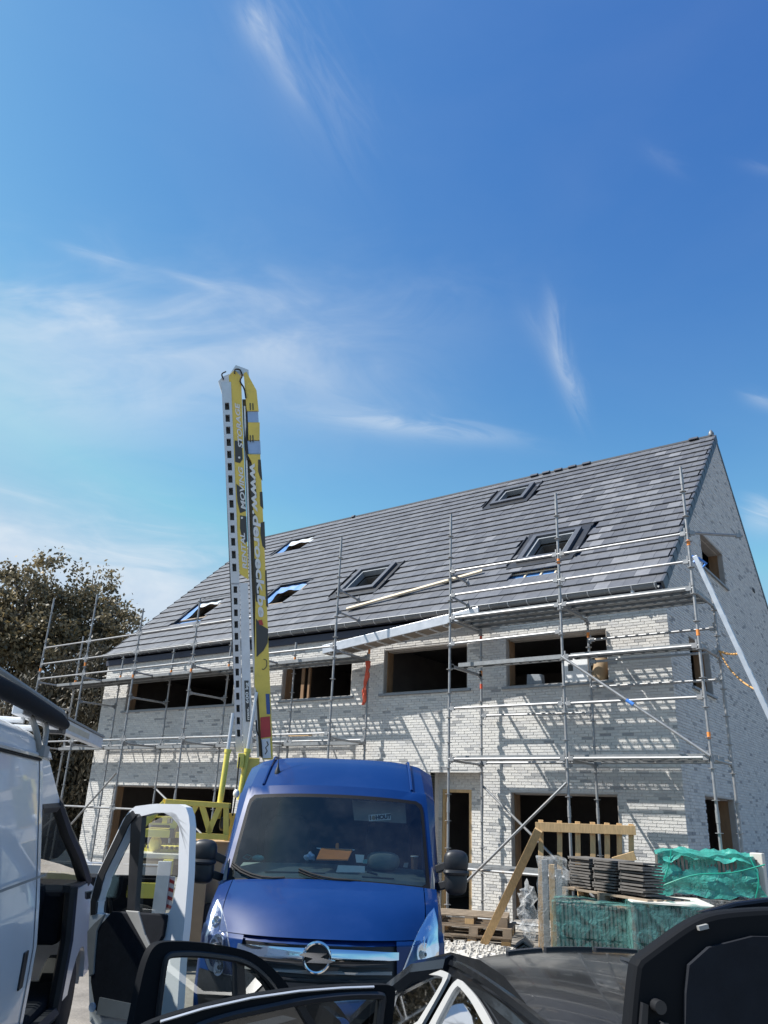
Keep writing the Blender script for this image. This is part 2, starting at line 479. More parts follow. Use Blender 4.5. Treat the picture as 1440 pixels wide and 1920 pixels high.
def solo(name, mb, m, label=None, cat=None, group=None, kind=None, smooth=False, bevel=0.0):
    if kind is None or kind == 'stuff':
        V = np.array(mb.v); c = np.array([(V[:, 0].min() + V[:, 0].max()) / 2, (V[:, 1].min() + V[:, 1].max()) / 2, V[:, 2].min()])
        mb.v = [tuple(p) for p in (V - c)]
    else:
        c = np.zeros(3)
    o = link(name, mb.mesh(name, m, smooth), loc=tuple(map(float, c)))
    if bevel:
        b = o.modifiers.new('bevel', 'BEVEL'); b.width = bevel; b.segments = 2; b.limit_method = 'ANGLE'; b.angle_limit = rad(40)
    return tag(o, label, cat, group, kind)
def again(o, parent=None, loc=None, name=None):
    c = o.copy(); COL.objects.link(c)
    if parent is not None: c.parent = parent
    if loc is not None: c.location = loc
    return c
def text_mb(txt, size, bold=.0, shear=.0, depth=.002):
    cu = bpy.data.curves.new('lettering', 'FONT')
    cu.body = txt; cu.size = size; cu.offset = bold; cu.shear = shear; cu.extrude = depth; cu.resolution_u = 3
    cu.align_x = 'CENTER'; cu.align_y = 'CENTER'
    o = bpy.data.objects.new('lettering', cu); COL.objects.link(o)
    dg = bpy.context.evaluated_depsgraph_get()
    me = bpy.data.meshes.new_from_object(o.evaluated_get(dg))
    mb = MB(); mb.add([tuple(v.co) for v in me.vertices], [tuple(p.vertices) for p in me.polygons])
    bpy.data.objects.remove(o); bpy.data.meshes.remove(me); bpy.data.curves.remove(cu)
    return mb
def rrect(x0, y0, x1, y1, r, n=5):          # rounded rectangle outline, counter clockwise
    pts = []
    for cx, cy, a in ((x1 - r, y0 + r, -90), (x1 - r, y1 - r, 0), (x0 + r, y1 - r, 90), (x0 + r, y0 + r, 180)):
        for k in range(n + 1):
            t = rad(a + 90 * k / n)
            pts.append((cx + r * math.cos(t), cy + r * math.sin(t)))
    return pts
def insetpoly(poly, d):                     # inward offset of a 2D outline (counter clockwise)
    P = np.array(poly, float); n = len(P); out = []
    for i in range(n):
        e0 = nz(P[i] - P[i - 1]) if np.linalg.norm(P[i] - P[i - 1]) > 1e-9 else np.array([1., 0]); e1 = nz(P[(i + 1) % n] - P[i])
        n0 = np.array([-e0[1], e0[0]]); n1 = np.array([-e1[1], e1[0]])
        b = n0 + n1; b = b / max(.35, 1 + n0 @ n1)
        out.append(P[i] + b * d)
    return out
def resample(poly, n):
    P = np.array(list(poly) + [poly[0]], float)
    s_ = np.r_[0, np.cumsum(np.linalg.norm(np.diff(P, axis=0), axis=1))]
    t = np.linspace(0, s_[-1], n, endpoint=False)
    return np.stack([np.interp(t, s_, P[:, k]) for k in range(P.shape[1])], 1)
def smooth_line(pts, n):                    # Catmull-Rom through the points
    P = np.array(pts, float); P = np.vstack([2 * P[0] - P[1], P, 2 * P[-1] - P[-2]])
    m = len(P) - 3; out = []
    for t in np.linspace(0, m - 1e-6, n):
        i = int(t); f = t - i; a, b, c, d = P[i:i + 4]
        out.append(.5 * ((2 * b) + (-a + c) * f + (2 * a - 5 * b + 4 * c - d) * f * f + (-a + 3 * b - 3 * c + d) * f ** 3))
    return np.array(out)

# ================================================================== ground
g = MB(); R_ = 700
xs = [-R_, -60, -30, -15, -8, -4, 0, 4, 8, 15, 30, 60, R_]
g.grid(lambda u, v: (u, v, -.02 + .03 * math.sin(u * 1.3) * math.cos(v * .9) * (abs(u) < 20 and abs(v) < 20)), xs, xs)
tag(link('ground', g.mesh('ground', M_['ground'], True)), 'pale gravel and sand site ground', kind='structure')

# ================================================================== house
HL, HD, EZ, RZ = 17.257, 11.759, 6.20, 11.85
house = thing('house', 'long white brick house under construction with dark tiled roof', 'house', (-HL / 2, HD / 2, 0))
E0 = np.array([0, -.09, EZ]); RG = np.array([0, HD / 2, RZ])
SD = nz(RG - E0); SN = np.cross([1, 0, 0], SD); SLEN = float(np.linalg.norm(RG - E0))
def RP(X, s, h=0.0):
    return np.array([X, 0, 0]) + E0 + SD * s + SN * h
# openings: X0, X1, z0, z1
FRONT = [(-16.10, -11.50, 4.45, 5.47), (-9.75, -7.49, 4.47, 5.44), (-6.55, -4.31, 4.47, 5.48), (-3.38, -1.19, 4.45, 5.46),
         (-16.03, -11.08, .12, 2.38), (-5.22, -3.93, .05, 2.77), (-3.33, -1.17, .15, 2.41)]
PORCH = FRONT[5]
GABLE = [(3.07, 5.05, 7.36, 8.24), (1.29, 2.76, 4.46, 5.47), (1.31, 3.44, .10, 2.47), (8.28, 9.9, 4.46, 5.45)]
def rects_minus(x0, x1, z0, z1, holes):
    xs = sorted({x0, x1, *[h[i] for h in holes for i in (0, 1)]}); zs = sorted({z0, z1, *[h[i] for h in holes for i in (2, 3)]})
    for a, b in zip(xs, xs[1:]):
        for c, d in zip(zs, zs[1:]):
            mx, mz = (a + b) / 2, (c + d) / 2
            if x0 <= mx <= x1 and z0 <= mz <= z1 and not any(h[0] < mx < h[1] and h[2] < mz < h[3] for h in holes):
                yield a, b, c, d
WALLTOP = 6.02
fw = MB()
for a, b, c, d in rects_minus(-HL, 0, -.1, WALLTOP, FRONT):
    for y in (.008, .34):
        fw.add([(a, y, c), (b, y, c), (b, y, d), (a, y, d)], [(0, 1, 2, 3)])
fw.add([(-HL, .012, WALLTOP), (0, .012, WALLTOP), (0, .34, WALLTOP), (-HL, .34, WALLTOP)], [(0, 1, 2, 3)])
front_wall = part('front_wall', fw, M_['mortar'], house, world=True)
def gtop(y):
    return EZ - .03 + (RZ - EZ) * (1 - abs(y - HD / 2) / (HD / 2)) if 0 <= y <= HD else EZ
gw = MB()
ys = sorted({0.0, HD / 2, HD, *[h[i] for h in GABLE for i in (0, 1)]})
for a, b in zip(ys, ys[1:]):
    hs = sorted([h for h in GABLE if h[0] <= (a + b) / 2 <= h[1]], key=lambda h: h[2])
    z = -.1
    for h in hs:
        for x in (-.008, -.34):
            gw.add([(x, a, z), (x, b, z), (x, b, h[2]), (x, a, h[2])], [(0, 1, 2, 3)])
        z = h[3]
    for x in (-.008, -.34):
        gw.add([(x, a, z), (x, b, z), (x, b, gtop(b)), (x, a, gtop(a))], [(0, 1, 2, 3)])
gable_wall = part('gable_wall', gw, M_['mortar'], house, world=True)
lw = MB()
lw.add([(-HL, 0, -.1), (-HL, HD, -.1), (-HL, HD, EZ - .03), (-HL, HD / 2, RZ - .03), (-HL, 0, EZ - .03)], [(4, 3, 2, 1, 0)])
lw.box((-HL, HD - .3, -.1), (-.34, HD, EZ))
part('rear_wall', lw, M_['mortar'], house, world=True)

# bricks: running bond, every brick its own block standing proud of the mortar
CO, BL, BH, BJ = .055, .205, .045, .010
cand = []
bricks_f, bricks_g = MB(), MB()
def brick_block(mb, wallk, a, b, z, pr, tint):
    if wallk == 'f':
        y0, y1 = -pr, .0125
        vs = [(a, y0, z), (b, y0, z), (b, y0, z + BH), (a, y0, z + BH), (a, y1, z), (b, y1, z), (b, y1, z + BH), (a, y1, z + BH)]
        fs = [(0, 1, 2, 3), (0, 4, 5, 1), (1, 5, 6, 2), (2, 6, 7, 3), (3, 7, 4, 0)]
    else:
        x0, x1 = pr, -.012
        vs = [(x0, a, z), (x0, b, z), (x0, b, z + BH), (x0, a, z + BH), (x1, a, z), (x1, b, z), (x1, b, z + BH), (x1, a, z + BH)]
        fs = [(0, 1, 2, 3), (0, 4, 5, 1), (1, 5, 6, 2), (2, 6, 7, 3), (3, 7, 4, 0)]
    mb.add(vs, fs, 0, tint)
def spans(lo, hi, holes, z):
    cuts = sorted([(h[0], h[1]) for h in holes if h[2] < z + BH + .004 and h[3] > z - .004])
    out = []; p = lo
    for a, b in cuts:
        if a > p: out.append((p, a))
        p = max(p, b)
    if hi > p: out.append((p, hi))
    return out
def lay(wallk, lo, hi, top, holes):
    z = .02; r = 0
    while z + BH < top:
        l, h_ = (lo, hi) if wallk == 'f' else (lo, hi)
        if wallk == 'g' and z + BH > EZ - .1:
            k = (z + BH - EZ + .06) / (RZ - EZ) * HD / 2
            l, h_ = max(lo, k), min(hi, HD - k)
        for a, b in spans(l, h_, holes, z):
            x = math.floor(a / (BL + BJ)) * (BL + BJ) - (r % 3) * .072
            while x < b:
                p, q = max(x, a), min(x + BL, b)
                if q - p > .03:
                    pr = float(rng.uniform(-.0015, .0055)); t = float(rng.random())
                    full = abs(q - p - BL) < 1e-6
                    c = np.array([(p + q) / 2, 0, z]) if wallk == 'f' else np.array([0, (p + q) / 2, z])
                    cand.append((wallk, p, q, z, pr, t, full, c))
                x += BL + BJ
        z += CO; r += 1
lay('f', -HL, 0, WALLTOP - .01, FRONT)
lay('g', 0, HD, RZ - .15, GABLE)
def apparent(c, wallk, L):
    n = np.array([0, -1, 0]) if wallk == 'f' else np.array([1, 0, 0])
    d = CAM - c; D = np.linalg.norm(d)
    return (n @ d) / D / D / D
order = sorted(range(len(cand)), key=lambda i: -apparent(cand[i][7], cand[i][0], 1) if (cand[i][6] and cand[i][7][2] > .9 and cand[i][0] == 'f') else 0)
single = set(order[:300])
bm_ = MB(); brick_block(bm_, 'f', -BL / 2, BL / 2, 0, .003, .7); brick_me = bm_.mesh('brick', M_['brick1'])
for i, (wk, p, q, z, pr, t, full, c) in enumerate(cand):
    if i in single:
        o = link('brick', brick_me, front_wall, loc=((p + q) / 2, -pr + .003, z))
    else:
        brick_block(bricks_f if wk == 'f' else bricks_g, wk, p, q, z, pr, t)
part('brickwork', bricks_f, M_['brick'], front_wall, kind='stuff')
part('brickwork', bricks_g, M_['brick'], gable_wall, kind='stuff')

# reveals, sills, frames
def opening(name, x0, x1, z0, z1, axis, sill=True, timber=True, depth=.33, door=False):
    """liner of an opening: outer brick-grey half, inner timber half; axis f = front wall, g = gable"""
    o = MB(); t = .018; js = [MB(), MB()]
    def bx(m, a, b, c, d, e, f):       # a..b along wall, c..d depth, e..f height
        if axis == 'f': m.box((a, c, e), (b, d, f))
        else: m.box((-d, a, e), (-c, b, f))
    tj = t + .022
    bx(o, x0 + .002, x0 + t, .014, .12, z0, z1 - .002); bx(o, x1 - t, x1 - .002, .014, .12, z0, z1 - .002)
    bx(o, x0 + t, x1 - t, .014, .12, z1 - t, z1 - .002); bx(o, x0 + t, x1 - t, .014, .12, z0, z0 + t)
    bx(o, x0 + tj, x1 - tj, .12, depth, z1 - tj, z1 - .002); bx(o, x0 + tj, x1 - tj, .12, depth, z0, z0 + tj)
    bx(js[0], x0 + .002, x0 + tj, .121, depth, z0, z1 - .002); bx(js[1], x1 - tj, x1 - .002, .121, depth, z0, z1 - .002)
    w = part(name, o, M_['reveal2'], house, world=True)
    for m in js: part('timber_jamb', m, M_['reveal'] if timber else M_['reveal2'], w)
    if sill:
        s_ = MB()
        if axis == 'f': s_.box((x0 - .09, -.055, z0 - .05), (x1 + .09, .10, z0 - .004))
        else: s_.box((-.10, x0 - .09, z0 - .05), (.055, x1 + .09, z0 - .004))
        part('sill', s_, M_['sill'], w, bevel=.004)
    return w
opening('window_opening', *FRONT[0], 'f'); w2 = opening('window_opening', *FRONT[1], 'f'); opening('window_opening', *FRONT[2], 'f'); opening('window_opening', *FRONT[3], 'f')
opening('garage_opening', *FRONT[4], 'f', sill=False); opening('patio_opening', *FRONT[6], 'f', sill=False)
m = MB()      # inner posts of the second window
m.beam((-9.1, .32, 4.47), (-9.1, .32, 5.42), .06, .06); m.beam((-9.3, .30, 4.47), (-9.3, .30, 5.42), .10, .03, (0, 1, 0))
part('window_post', m, M_['reveal'], w2)
for i, h in enumerate(GABLE):
    opening('gable_opening' if i != 2 else 'gable_door_opening', *h, 'g', sill=(i != 2))
# recessed porch with the front door opening in its back wall
px0, px1, pz0, pz1 = PORCH
PD = .38
DX0, DX1, DZ1 = -5.14, -4.42, 2.45
pm = MB()
for a, b, c, d in rects_minus(px0, px1, pz0, pz1, [(DX0, DX1, pz0, DZ1)]):
    pm.add([(a, PD, c), (b, PD, c), (b, PD, d), (a, PD, d)], [(0, 1, 2, 3)])
pm.box((px0 - .02, .014, pz0), (px0, PD, pz1)); pm.box((px1, .014, pz0), (px1 + .02, PD, pz1)); pm.box((px0, .014, pz1), (px1, PD, pz1 + .02))
porch = part('porch', pm, M_['mortar'], house, world=True)
pb = MB(); z = .02; r = 0
while z + BH < pz1:
    for a, b in spans(px0, px1, [(DX0, DX1, pz0, DZ1)], z):
        x = a - (r % 3) * .072
        while x < b:
            p, q = max(x, a), min(x + BL, b)
            if q - p > .03:
                y0 = PD - .012
                pb.add([(p, y0, z), (q, y0, z), (q, y0, z + BH), (p, y0, z + BH), (p, PD, z), (q, PD, z), (q, PD, z + BH), (p, PD, z + BH)],
                       [(0, 1, 2, 3), (0, 4, 5, 1), (1, 5, 6, 2), (2, 6, 7, 3), (3, 7, 4, 0)], 0, float(rng.random()))
            x += BL + BJ
    # left jamb
    pb.add([(px0, .02, z), (px0, .2, z), (px0, .2, z + BH), (px0, .02, z + BH)], [(0, 1, 2, 3)], 0, float(rng.random()))
    z += CO; r += 1
part('brickwork', pb, M_['brick'], porch, kind='stuff')
df = MB()
df.box((DX0, PD + .01, .05), (DX0 + .06, PD + .16, DZ1)); df.box((DX1 - .07, PD + .004, .05), (DX1, PD + .16, DZ1)); df.box((DX0 + .06, PD + .01, DZ1 - .06), (DX1 - .07, PD + .16, DZ1))
part('door_frame', df, M_['ctimber'], house, world=True)
# inside: slabs and partitions
inn = MB()
inn.box((-HL + .02, .342, -.1), (-.342, HD - .3, .04)); inn.box((-HL + .02, .342, 3.02), (-.342, HD - .3, 3.28)); inn.box((-HL + .02, .342, 5.72), (-.342, HD - .3, 5.9))
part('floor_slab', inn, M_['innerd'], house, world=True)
pa = MB()
for x in (-10.4, -7.0):
    pa.box((x - .09, .39, .04), (x + .09, HD - .3, 3.02)); pa.box((x - .09, .345, 3.28), (x + .09, HD - .3, 5.72))
for z0_, z1_ in ((.04, 3.02), (3.28, 5.72), (5.9, 8.2)):
    pa.box((-HL + .05, 5.6, z0_), (-.345, 5.75, z1_))
pa.box((-HL + .003, .345, .04), (-HL + .05, HD - .3, 6.1))
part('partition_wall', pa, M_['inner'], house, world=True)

# ---------------------------------------------------------------- roof
SKY_W = [(-3.08, 2.55, 1.22, 1.36), (-5.60, 6.84, 1.05, 1.10), (-8.45, 2.42, 1.22, 1.36)]      # fitted roof windows: X, s, width, length
SKY_H = [(-11.62, 2.45, 1.10, 1.05), (-14.15, 6.62, 1.25, .95), (-15.05, 2.35, 1.15, 1.15)]    # open holes
holes = [(x - w / 2, x + w / 2, s - l / 2, s + l / 2) for x, s, w, l in SKY_W + SKY_H]
NR = 23; EXP = SLEN / NR; TW = .300
# places without tiles: X0 X1 s0 s1
NOTILE = [(h[0] - (.24 if i < 3 else .10), h[1] + (.24 if i < 3 else .10), h[2] - .16, h[3] + (.22 if i < 3 else .10)) for i, h in enumerate(holes)] + [(-3.62, -2.42, .98, 1.60), (-2.42, -2.2, 1.75, 2.3), (-8.75, -7.85, 1.42, 1.62), (-14.6, -13.4, 5.95, 6.2)]
rd = MB()
for a, b, c, d in rects_minus(-HL - .01, .0, 0, SLEN, holes):
    rd.add([RP(a, c, -.09), RP(b, c, -.09), RP(b, d, -.09), RP(a, d, -.09)], [(0, 1, 2, 3)])
roof = part('roof', rd, M_['membrane'], house, world=True)
ri = MB()
for a, b, c, d in rects_minus(-HL + .06, -.35, .2, SLEN, holes):
    ri.add([RP(a, c, -.30), RP(b, c, -.30), RP(b, d, -.30), RP(a, d, -.30)], [(3, 2, 1, 0)])
for h in holes:
    c4 = [(h[0], h[2]), (h[1], h[2]), (h[1], h[3]), (h[0], h[3])]
    for i in range(4):
        p, q = c4[i], c4[(i + 1) % 4]
        ri.add([RP(*p, -.09), RP(*q, -.09), RP(*q, -.30), RP(*p, -.30)], [(0, 1, 2, 3)])
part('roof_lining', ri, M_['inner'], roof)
bk = MB()
bk.add([(-HL, HD / 2, RZ), (0, HD / 2, RZ), (0, HD + .09, EZ), (-HL, HD + .09, EZ)], [(0, 1, 2, 3)])
bk.add([(-HL, HD / 2, RZ - .12), (0, HD / 2, RZ - .12), (0, HD + .09, EZ - .12), (-HL, HD + .09, EZ - .12)], [(3, 2, 1, 0)])
bk.add([(.012, HD / 2, RZ + .03), (.012, HD + .12, EZ + .03), (.012, HD + .12, EZ - .14), (.012, HD / 2, RZ - .14), (-.06, HD / 2, RZ + .03), (-.06, HD + .12, EZ + .03), (-.06, HD + .12, EZ - .14), (-.06, HD / 2, RZ - .14)],
       [(0, 1, 2, 3), (4, 5, 1, 0), (7, 6, 5, 4)])
part('rear_roof', bk, M_['verge'], roof)
bt = MB()
for r in range(NR):
    s = r * EXP + .02
    for nt in NOTILE[6:7]:
        if nt[2] - .4 < s < nt[3] + .3:
            p0, p1 = RP(nt[0] - .25, s, -.05), RP(nt[1] + .15, s, -.05)
            bt.beam(p0, p1, .045, .028, SN)
for x in (-3.35, -2.95, -2.6):
    bt.beam(RP(x, .7, -.075), RP(x, 1.9, -.075), .04, .025, SN)
part('batten', bt, M_['batten'], roof)
def tile_geo(mb, X0, w, s, h0, h1, tint, t=.024, L=.42):
    a = [RP(X0, s, h0 - t), RP(X0 + w, s, h0 - t), RP(X0 + w, s + L, h1 - t), RP(X0, s + L, h1 - t)]
    b = [RP(X0, s, h0), RP(X0 + w, s, h0), RP(X0 + w, s + L, h1), RP(X0, s + L, h1)]
    mb.hexa(a, b, 0, tint)
tl = MB(); tcand = []
for r in range(NR):
    s = r * EXP - .03
    off = (0, .5, .17, .66)[r % 4] * TW
    x = -HL - off
    while x < -.02:
        a, b = max(x, -HL), min(x + TW - .005, -.02)
        mid = (a + b) / 2
        if b - a > .05 and not any(n[0] < mid < n[1] and n[2] < s + .22 < n[3] for n in NOTILE):
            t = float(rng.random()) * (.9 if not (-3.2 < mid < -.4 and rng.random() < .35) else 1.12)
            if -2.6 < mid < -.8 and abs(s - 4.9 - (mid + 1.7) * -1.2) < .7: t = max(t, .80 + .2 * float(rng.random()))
            jh = float(rng.uniform(-.003, .003))
            tcand.append((a, b, s, jh, min(t, 1), abs(b - a - TW + .005) < 1e-6))
        x += TW
def tdist(c):
    P = RP((c[0] + c[1]) / 2, c[2]); d = CAM - P; D = np.linalg.norm(d)
    return -(SN @ d) / D ** 3
torder = sorted([i for i, c in enumerate(tcand) if c[5] and c[4] < .80], key=lambda i: tdist(tcand[i]))
tsing = set(torder[:300])
tm = MB()
q0 = RP(0, 0)
tile_geo(tm, -TW / 2 + .0025, TW - .005, 0, .052, .012, .7)
tm.map(lambda p: p - q0)
tile_me = tm.mesh('roof_tile', M_['tile1'])
for i, (a, b, s, jh, t, full) in enumerate(tcand):
    if i in tsing:
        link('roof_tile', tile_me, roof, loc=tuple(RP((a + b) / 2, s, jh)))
    else:
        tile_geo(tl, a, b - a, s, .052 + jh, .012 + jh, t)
part('tiling', tl, M_['tile'], roof, kind='stuff')
# verge tiles: stepped flaps over both gables
for xg, sg in ((0.0, 1), (-HL, -1)):
    for r in range(NR):
        s = r * EXP - .04
        v = MB()
        x0, x1 = (-.018, .035) if sg > 0 else (-HL - .035, -HL + .0)
        v.hexa([RP(x0, s, -.15), RP(x1, s, -.15), RP(x1, s + .36, -.17), RP(x0, s + .36, -.17)], [RP(x0, s, .062), RP(x1, s, .062), RP(x1, s + .42, .022), RP(x0, s + .42, .022)])
        part('verge_tile', v, M_['verge'], roof)
# ridge: bare, a few strips of ridge roll and one end cap
rp = MB(); rp.beam((-HL, HD / 2, RZ + .02), (-.02, HD / 2, RZ + .02), .10, .05)
part('ridge_board', rp, M_['verge'], roof)
for x in (-5.35, -4.95, -4.55, -4.1, -3.65, -.55, -12.5):
    c = MB(); w = .12 if x > -12 else .06
    c.hexa([(x - w, HD / 2 - .13, RZ + .0), (x + w, HD / 2 - .13, RZ + .0), (x + w, HD / 2 + .13, RZ + .0), (x - w, HD / 2 + .13, RZ + .0)],
           [(x - w, HD / 2 - .05, RZ + .085), (x + w, HD / 2 - .05, RZ + .085), (x + w, HD / 2 + .05, RZ + .085), (x - w, HD / 2 + .05, RZ + .085)])
    part('ridge_piece', c, M_['verge'], roof)
c = MB(); c.loft([[(-.09 + r_ * math.cos(a), HD / 2 + r_ * math.sin(a), z_) for a in np.linspace(0, 2 * math.pi, 10, endpoint=False)] for r_, z_ in ((.07, RZ + .03), (.075, RZ + .10), (.045, RZ + .16), (.012, RZ + .21))])
part('ridge_cap', c, M_['zinc'], roof, smooth=True)
# roof windows
for x, s, w, l in SKY_W:
    f = MB()
    o_ = [(x - w / 2 - .02, s - l / 2 - .02), (x + w / 2 + .02, s - l / 2 - .02), (x + w / 2 + .02, s + l / 2 + .02), (x - w / 2 - .02, s + l / 2 + .02)]
    i_ = [(x - w / 2 + .10, s - l / 2 + .12), (x + w / 2 - .10, s - l / 2 + .12), (x + w / 2 - .10, s + l / 2 - .10), (x - w / 2 + .10, s + l / 2 - .10)]
    f.ringprism([RP(*p, -.05) for p in o_], [RP(*p, -.05) for p in i_], SN * .16)
    win = part('roof_window', f, M_['verge'], roof)
    li = MB()
    j_ = [(x - w / 2 + .17, s - l / 2 + .19), (x + w / 2 - .17, s - l / 2 + .19), (x + w / 2 - .17, s + l / 2 - .17), (x - w / 2 + .17, s + l / 2 - .17)]
    li.ringprism([RP(*p, -.10) for p in i_], [RP(*p, -.10) for p in j_], SN * .15)
    part('sash', li, M_['sill'], win)
    for dz, mm in ((-.14, 'inner'),):
        gl = MB(); gl.ringprism([RP(*p, -.32) for p in j_], [RP(*p, -.32) for p in insetpoly(j_, .05)], SN * .18); part('lining', gl, M_['inner'], win)
    fl = MB()
    for dx in (-1, 1):
        xx = x + dx * (w / 2 + .12)
        fl.beam(RP(xx, s - l / 2 - .10, .012), RP(xx, s + l / 2 + .32, .012), .24, .04, SN)
        fl.beam(RP(xx + dx * .12, s - l / 2 - .1, .05), RP(xx + dx * .12, s + l / 2 + .1, .05), .02, .05, SN)
    fl.beam(RP(x - w / 2 - .2, s - l / 2 - .14, .04), RP(x + w / 2 + .2, s - l / 2 - .14, .04), .22, .02, SN)
    fl.beam(RP(x - w / 2 - .1, s + l / 2 + .16, .016), RP(x + w / 2 + .1, s + l / 2 + .16, .016), .28, .03, SN)
    part('flashing', fl, M_['plastic'], win)
for x, s, w, l in SKY_H:
    f = MB()
    o_ = [(x - w / 2 - .03, s - l / 2 - .03), (x + w / 2 + .03, s - l / 2 - .03), (x + w / 2 + .03, s + l / 2 + .03), (x - w / 2 - .03, s + l / 2 + .03)]
    i_ = [(x - w / 2 + .03, s - l / 2 + .03), (x + w / 2 - .03, s - l / 2 + .03), (x + w / 2 - .03, s + l / 2 - .03), (x - w / 2 + .03, s + l / 2 - .03)]
    f.ringprism([RP(*p, -.20) for p in o_], [RP(*p, -.20) for p in i_], SN * .17)
    hole = part('roof_opening', f, M_['otimber'], roof)
    mb = MB()
    mb.grid(lambda u, v: RP(x - w / 2 + u * w, s + l / 2 - .26 * v * (1 + .25 * math.sin(9 * u)), -.015 - .03 * v + .012 * math.sin(17 * u)), np.linspace(-.02, 1.02, 14), np.linspace(0, 1, 4))
    part('membrane_flap', mb, M_['liner'] if x < -12 else M_['membrane'], hole, smooth=True)
    mb = MB()
    mb.grid(lambda u, v: RP(x - w / 2 + .20 * v * (1 + .3 * math.sin(7 * u)), s - l / 2 + u * l * .95, -.012 - .03 * v), np.linspace(0, 1, 10), np.linspace(0, 1, 4))
    part('membrane_flap', mb, M_['membrane'], hole, smooth=True)
    fl = MB()
    fl.beam(RP(x - w / 2 - .05, s - l / 2 - .25, .02), RP(x - w / 2 - .05, s + l / 2 + .2, .02), .07, .05, SN)
    fl.beam(RP(x - w / 2, s + l / 2 + .10, .03), RP(x + w / 2 + .2, s + l / 2 + .10, .03), .06, .03, SN)
    part('flashing', fl, M_['plastic'], hole)
# fascia, gutter and brackets
fa = MB(); fa.box((-HL, -.085, 5.86), (-.01, .012, 6.16)); fa.box((-HL, -.085, WALLTOP), (-.01, .3, WALLTOP + .05))
part('fascia', fa, M_['fascia'], house, world=True)
gm = MB(); gr = .085; gy, gz = -.185, 6.165
prof = [(gy + gr * math.cos(a), gz + gr * math.sin(a)) for a in np.linspace(math.pi, 2 * math.pi, 9)]
prof2 = [(gy + (gr - .006) * math.cos(a), gz + (gr - .006) * math.sin(a)) for a in np.linspace(2 * math.pi, math.pi, 9)]
lp = prof + prof2
gm.loft([[(X, y, z) for y, z in lp] for X in (-HL + .02, -.06)])
gm.path([(-HL + .02, gy - gr, gz + .005), (-.06, gy - gr, gz + .005)], .013, 6)
gutter = part('gutter', gm, M_['zinc'], house, world=True, smooth=True)
for i in range(39):
    X = -.1 - i * .44
    b = MB(); b.path([(X, gy + (gr + .006) * math.cos(a), gz + (gr + .006) * math.sin(a)) for a in np.linspace(math.pi, 2 * math.pi, 8)], .009, 5)
    part('gutter_bracket', b, M_['zincl'], gutter)
b = MB(); b.tube((-.55, gy, gz - gr - .09), (-.55, gy, gz - gr + .01), .04, 10); part('outlet', b, M_['zincl'], gutter)
# small vent hole with wasp-like dirt on the gable
v = MB(); v.path([(.012, 8.2 + .10 * math.cos(a), 8.08 + .05 * math.sin(2 * a)) for a in np.linspace(0, 6.28, 9)], .02, 5); part('wall_hole', v, M_['decal'], gable_wall)
# things at the window sills
b = MB(); b.box((-2.12, .05, 4.47), (-1.62, .16, 4.93))
wb = solo('white_board', b, M_['whitep'], 'white board leaning in the right hand upstairs window opening', 'board', bevel=.01)
b = MB(); b.box((-.16, -.06, 0), (-.06, -.052, .14)); b.box((-.15, -.064, .02), (-.07, -.06, .12)); part('label', b, M_['decal'], wb).location = (0, 0, .22)
b = MB(); b.path([(-1.50, .22, 4.47), (-1.36, .26, 4.92)], .17, 16)
solo('cardboard_tube', b, M_['tan'], 'brown rolled tube standing behind the white board upstairs', 'tube', smooth=True)
b = MB(); b.hexa([(-3.0, .16, 4.47), (-2.66, .16, 4.47), (-2.66, .32, 4.47), (-3.0, .32, 4.47)], [(-2.99, .17, 4.71), (-2.67, .17, 4.69), (-2.67, .31, 4.69), (-2.99, .31, 4.71)])
solo('concrete_block', b, M_['sill'], 'grey block on the sill of the right hand upstairs window', 'block', bevel=.006)

# ================================================================== scaffolding
YF, YB = -1.5, -.25
TR = .0242
ros = MB()
ros.loft([[(r_ * math.cos(a), r_ * math.sin(a), z_) for a in np.linspace(0, 2 * math.pi, 8, endpoint=False)] for r_, z_ in ((.061, -.005), (.061, .005))])
ros_me = ros.mesh('rosette', M_['galv'])
def standard(sc, X, Y, z0, z1, marks=()):
    m = MB(); m.tube((0, 0, z0 + .04), (0, 0, z1), TR, 10); m.box((-.075, -.075, z0), (.075, .075, z0 + .012)); m.tube((0, 0, z0 + .012), (0, 0, z0 + .3), .018, 8)
    z = 2.92
    zz = [q for q in np.arange(.46, 9, .46) if z0 + .2 < q < z1 - .05]
    for q in zz[3::4]:
        m.tube((0, 0, q + .14), (0, 0, q + .32), TR + .006, 10)
    o = link('standard', m.mesh('standard', M_['galv'], True), sc); o.location = (X - sc.location.x, Y - sc.location.y, 0)
    for q in zz:
        link('rosette', ros_me, o, loc=(0, 0, q))
    for q, mt in marks:
        b = MB(); b.tube((0, 0, q - .05), (0, 0, q + .05), TR + .004, 10); part('paint_mark', b, M_[mt], o, smooth=True)
    return o
def rail(sc, p0, p1, name='ledger', r=TR, heads=True, mt='galv'):
    m = MB(); m.tube(p0, p1, r, 8)
    if heads:
        p0, p1 = np.array(p0, float), np.array(p1, float); d = nz(p1 - p0)
        for p, s_ in ((p0, 1), (p1, -1)):
            m.beam(p + d * s_ * .03, p + d * s_ * .12, .05, .075); m.box(tuple(p + d * s_ * .045 - .012 + np.array([0, 0, -.06])), tuple(p + d * s_ * .045 + .012 + np.array([0, 0, .09])))
    return part(name, m, M_[mt], sc, world=True, smooth=True)
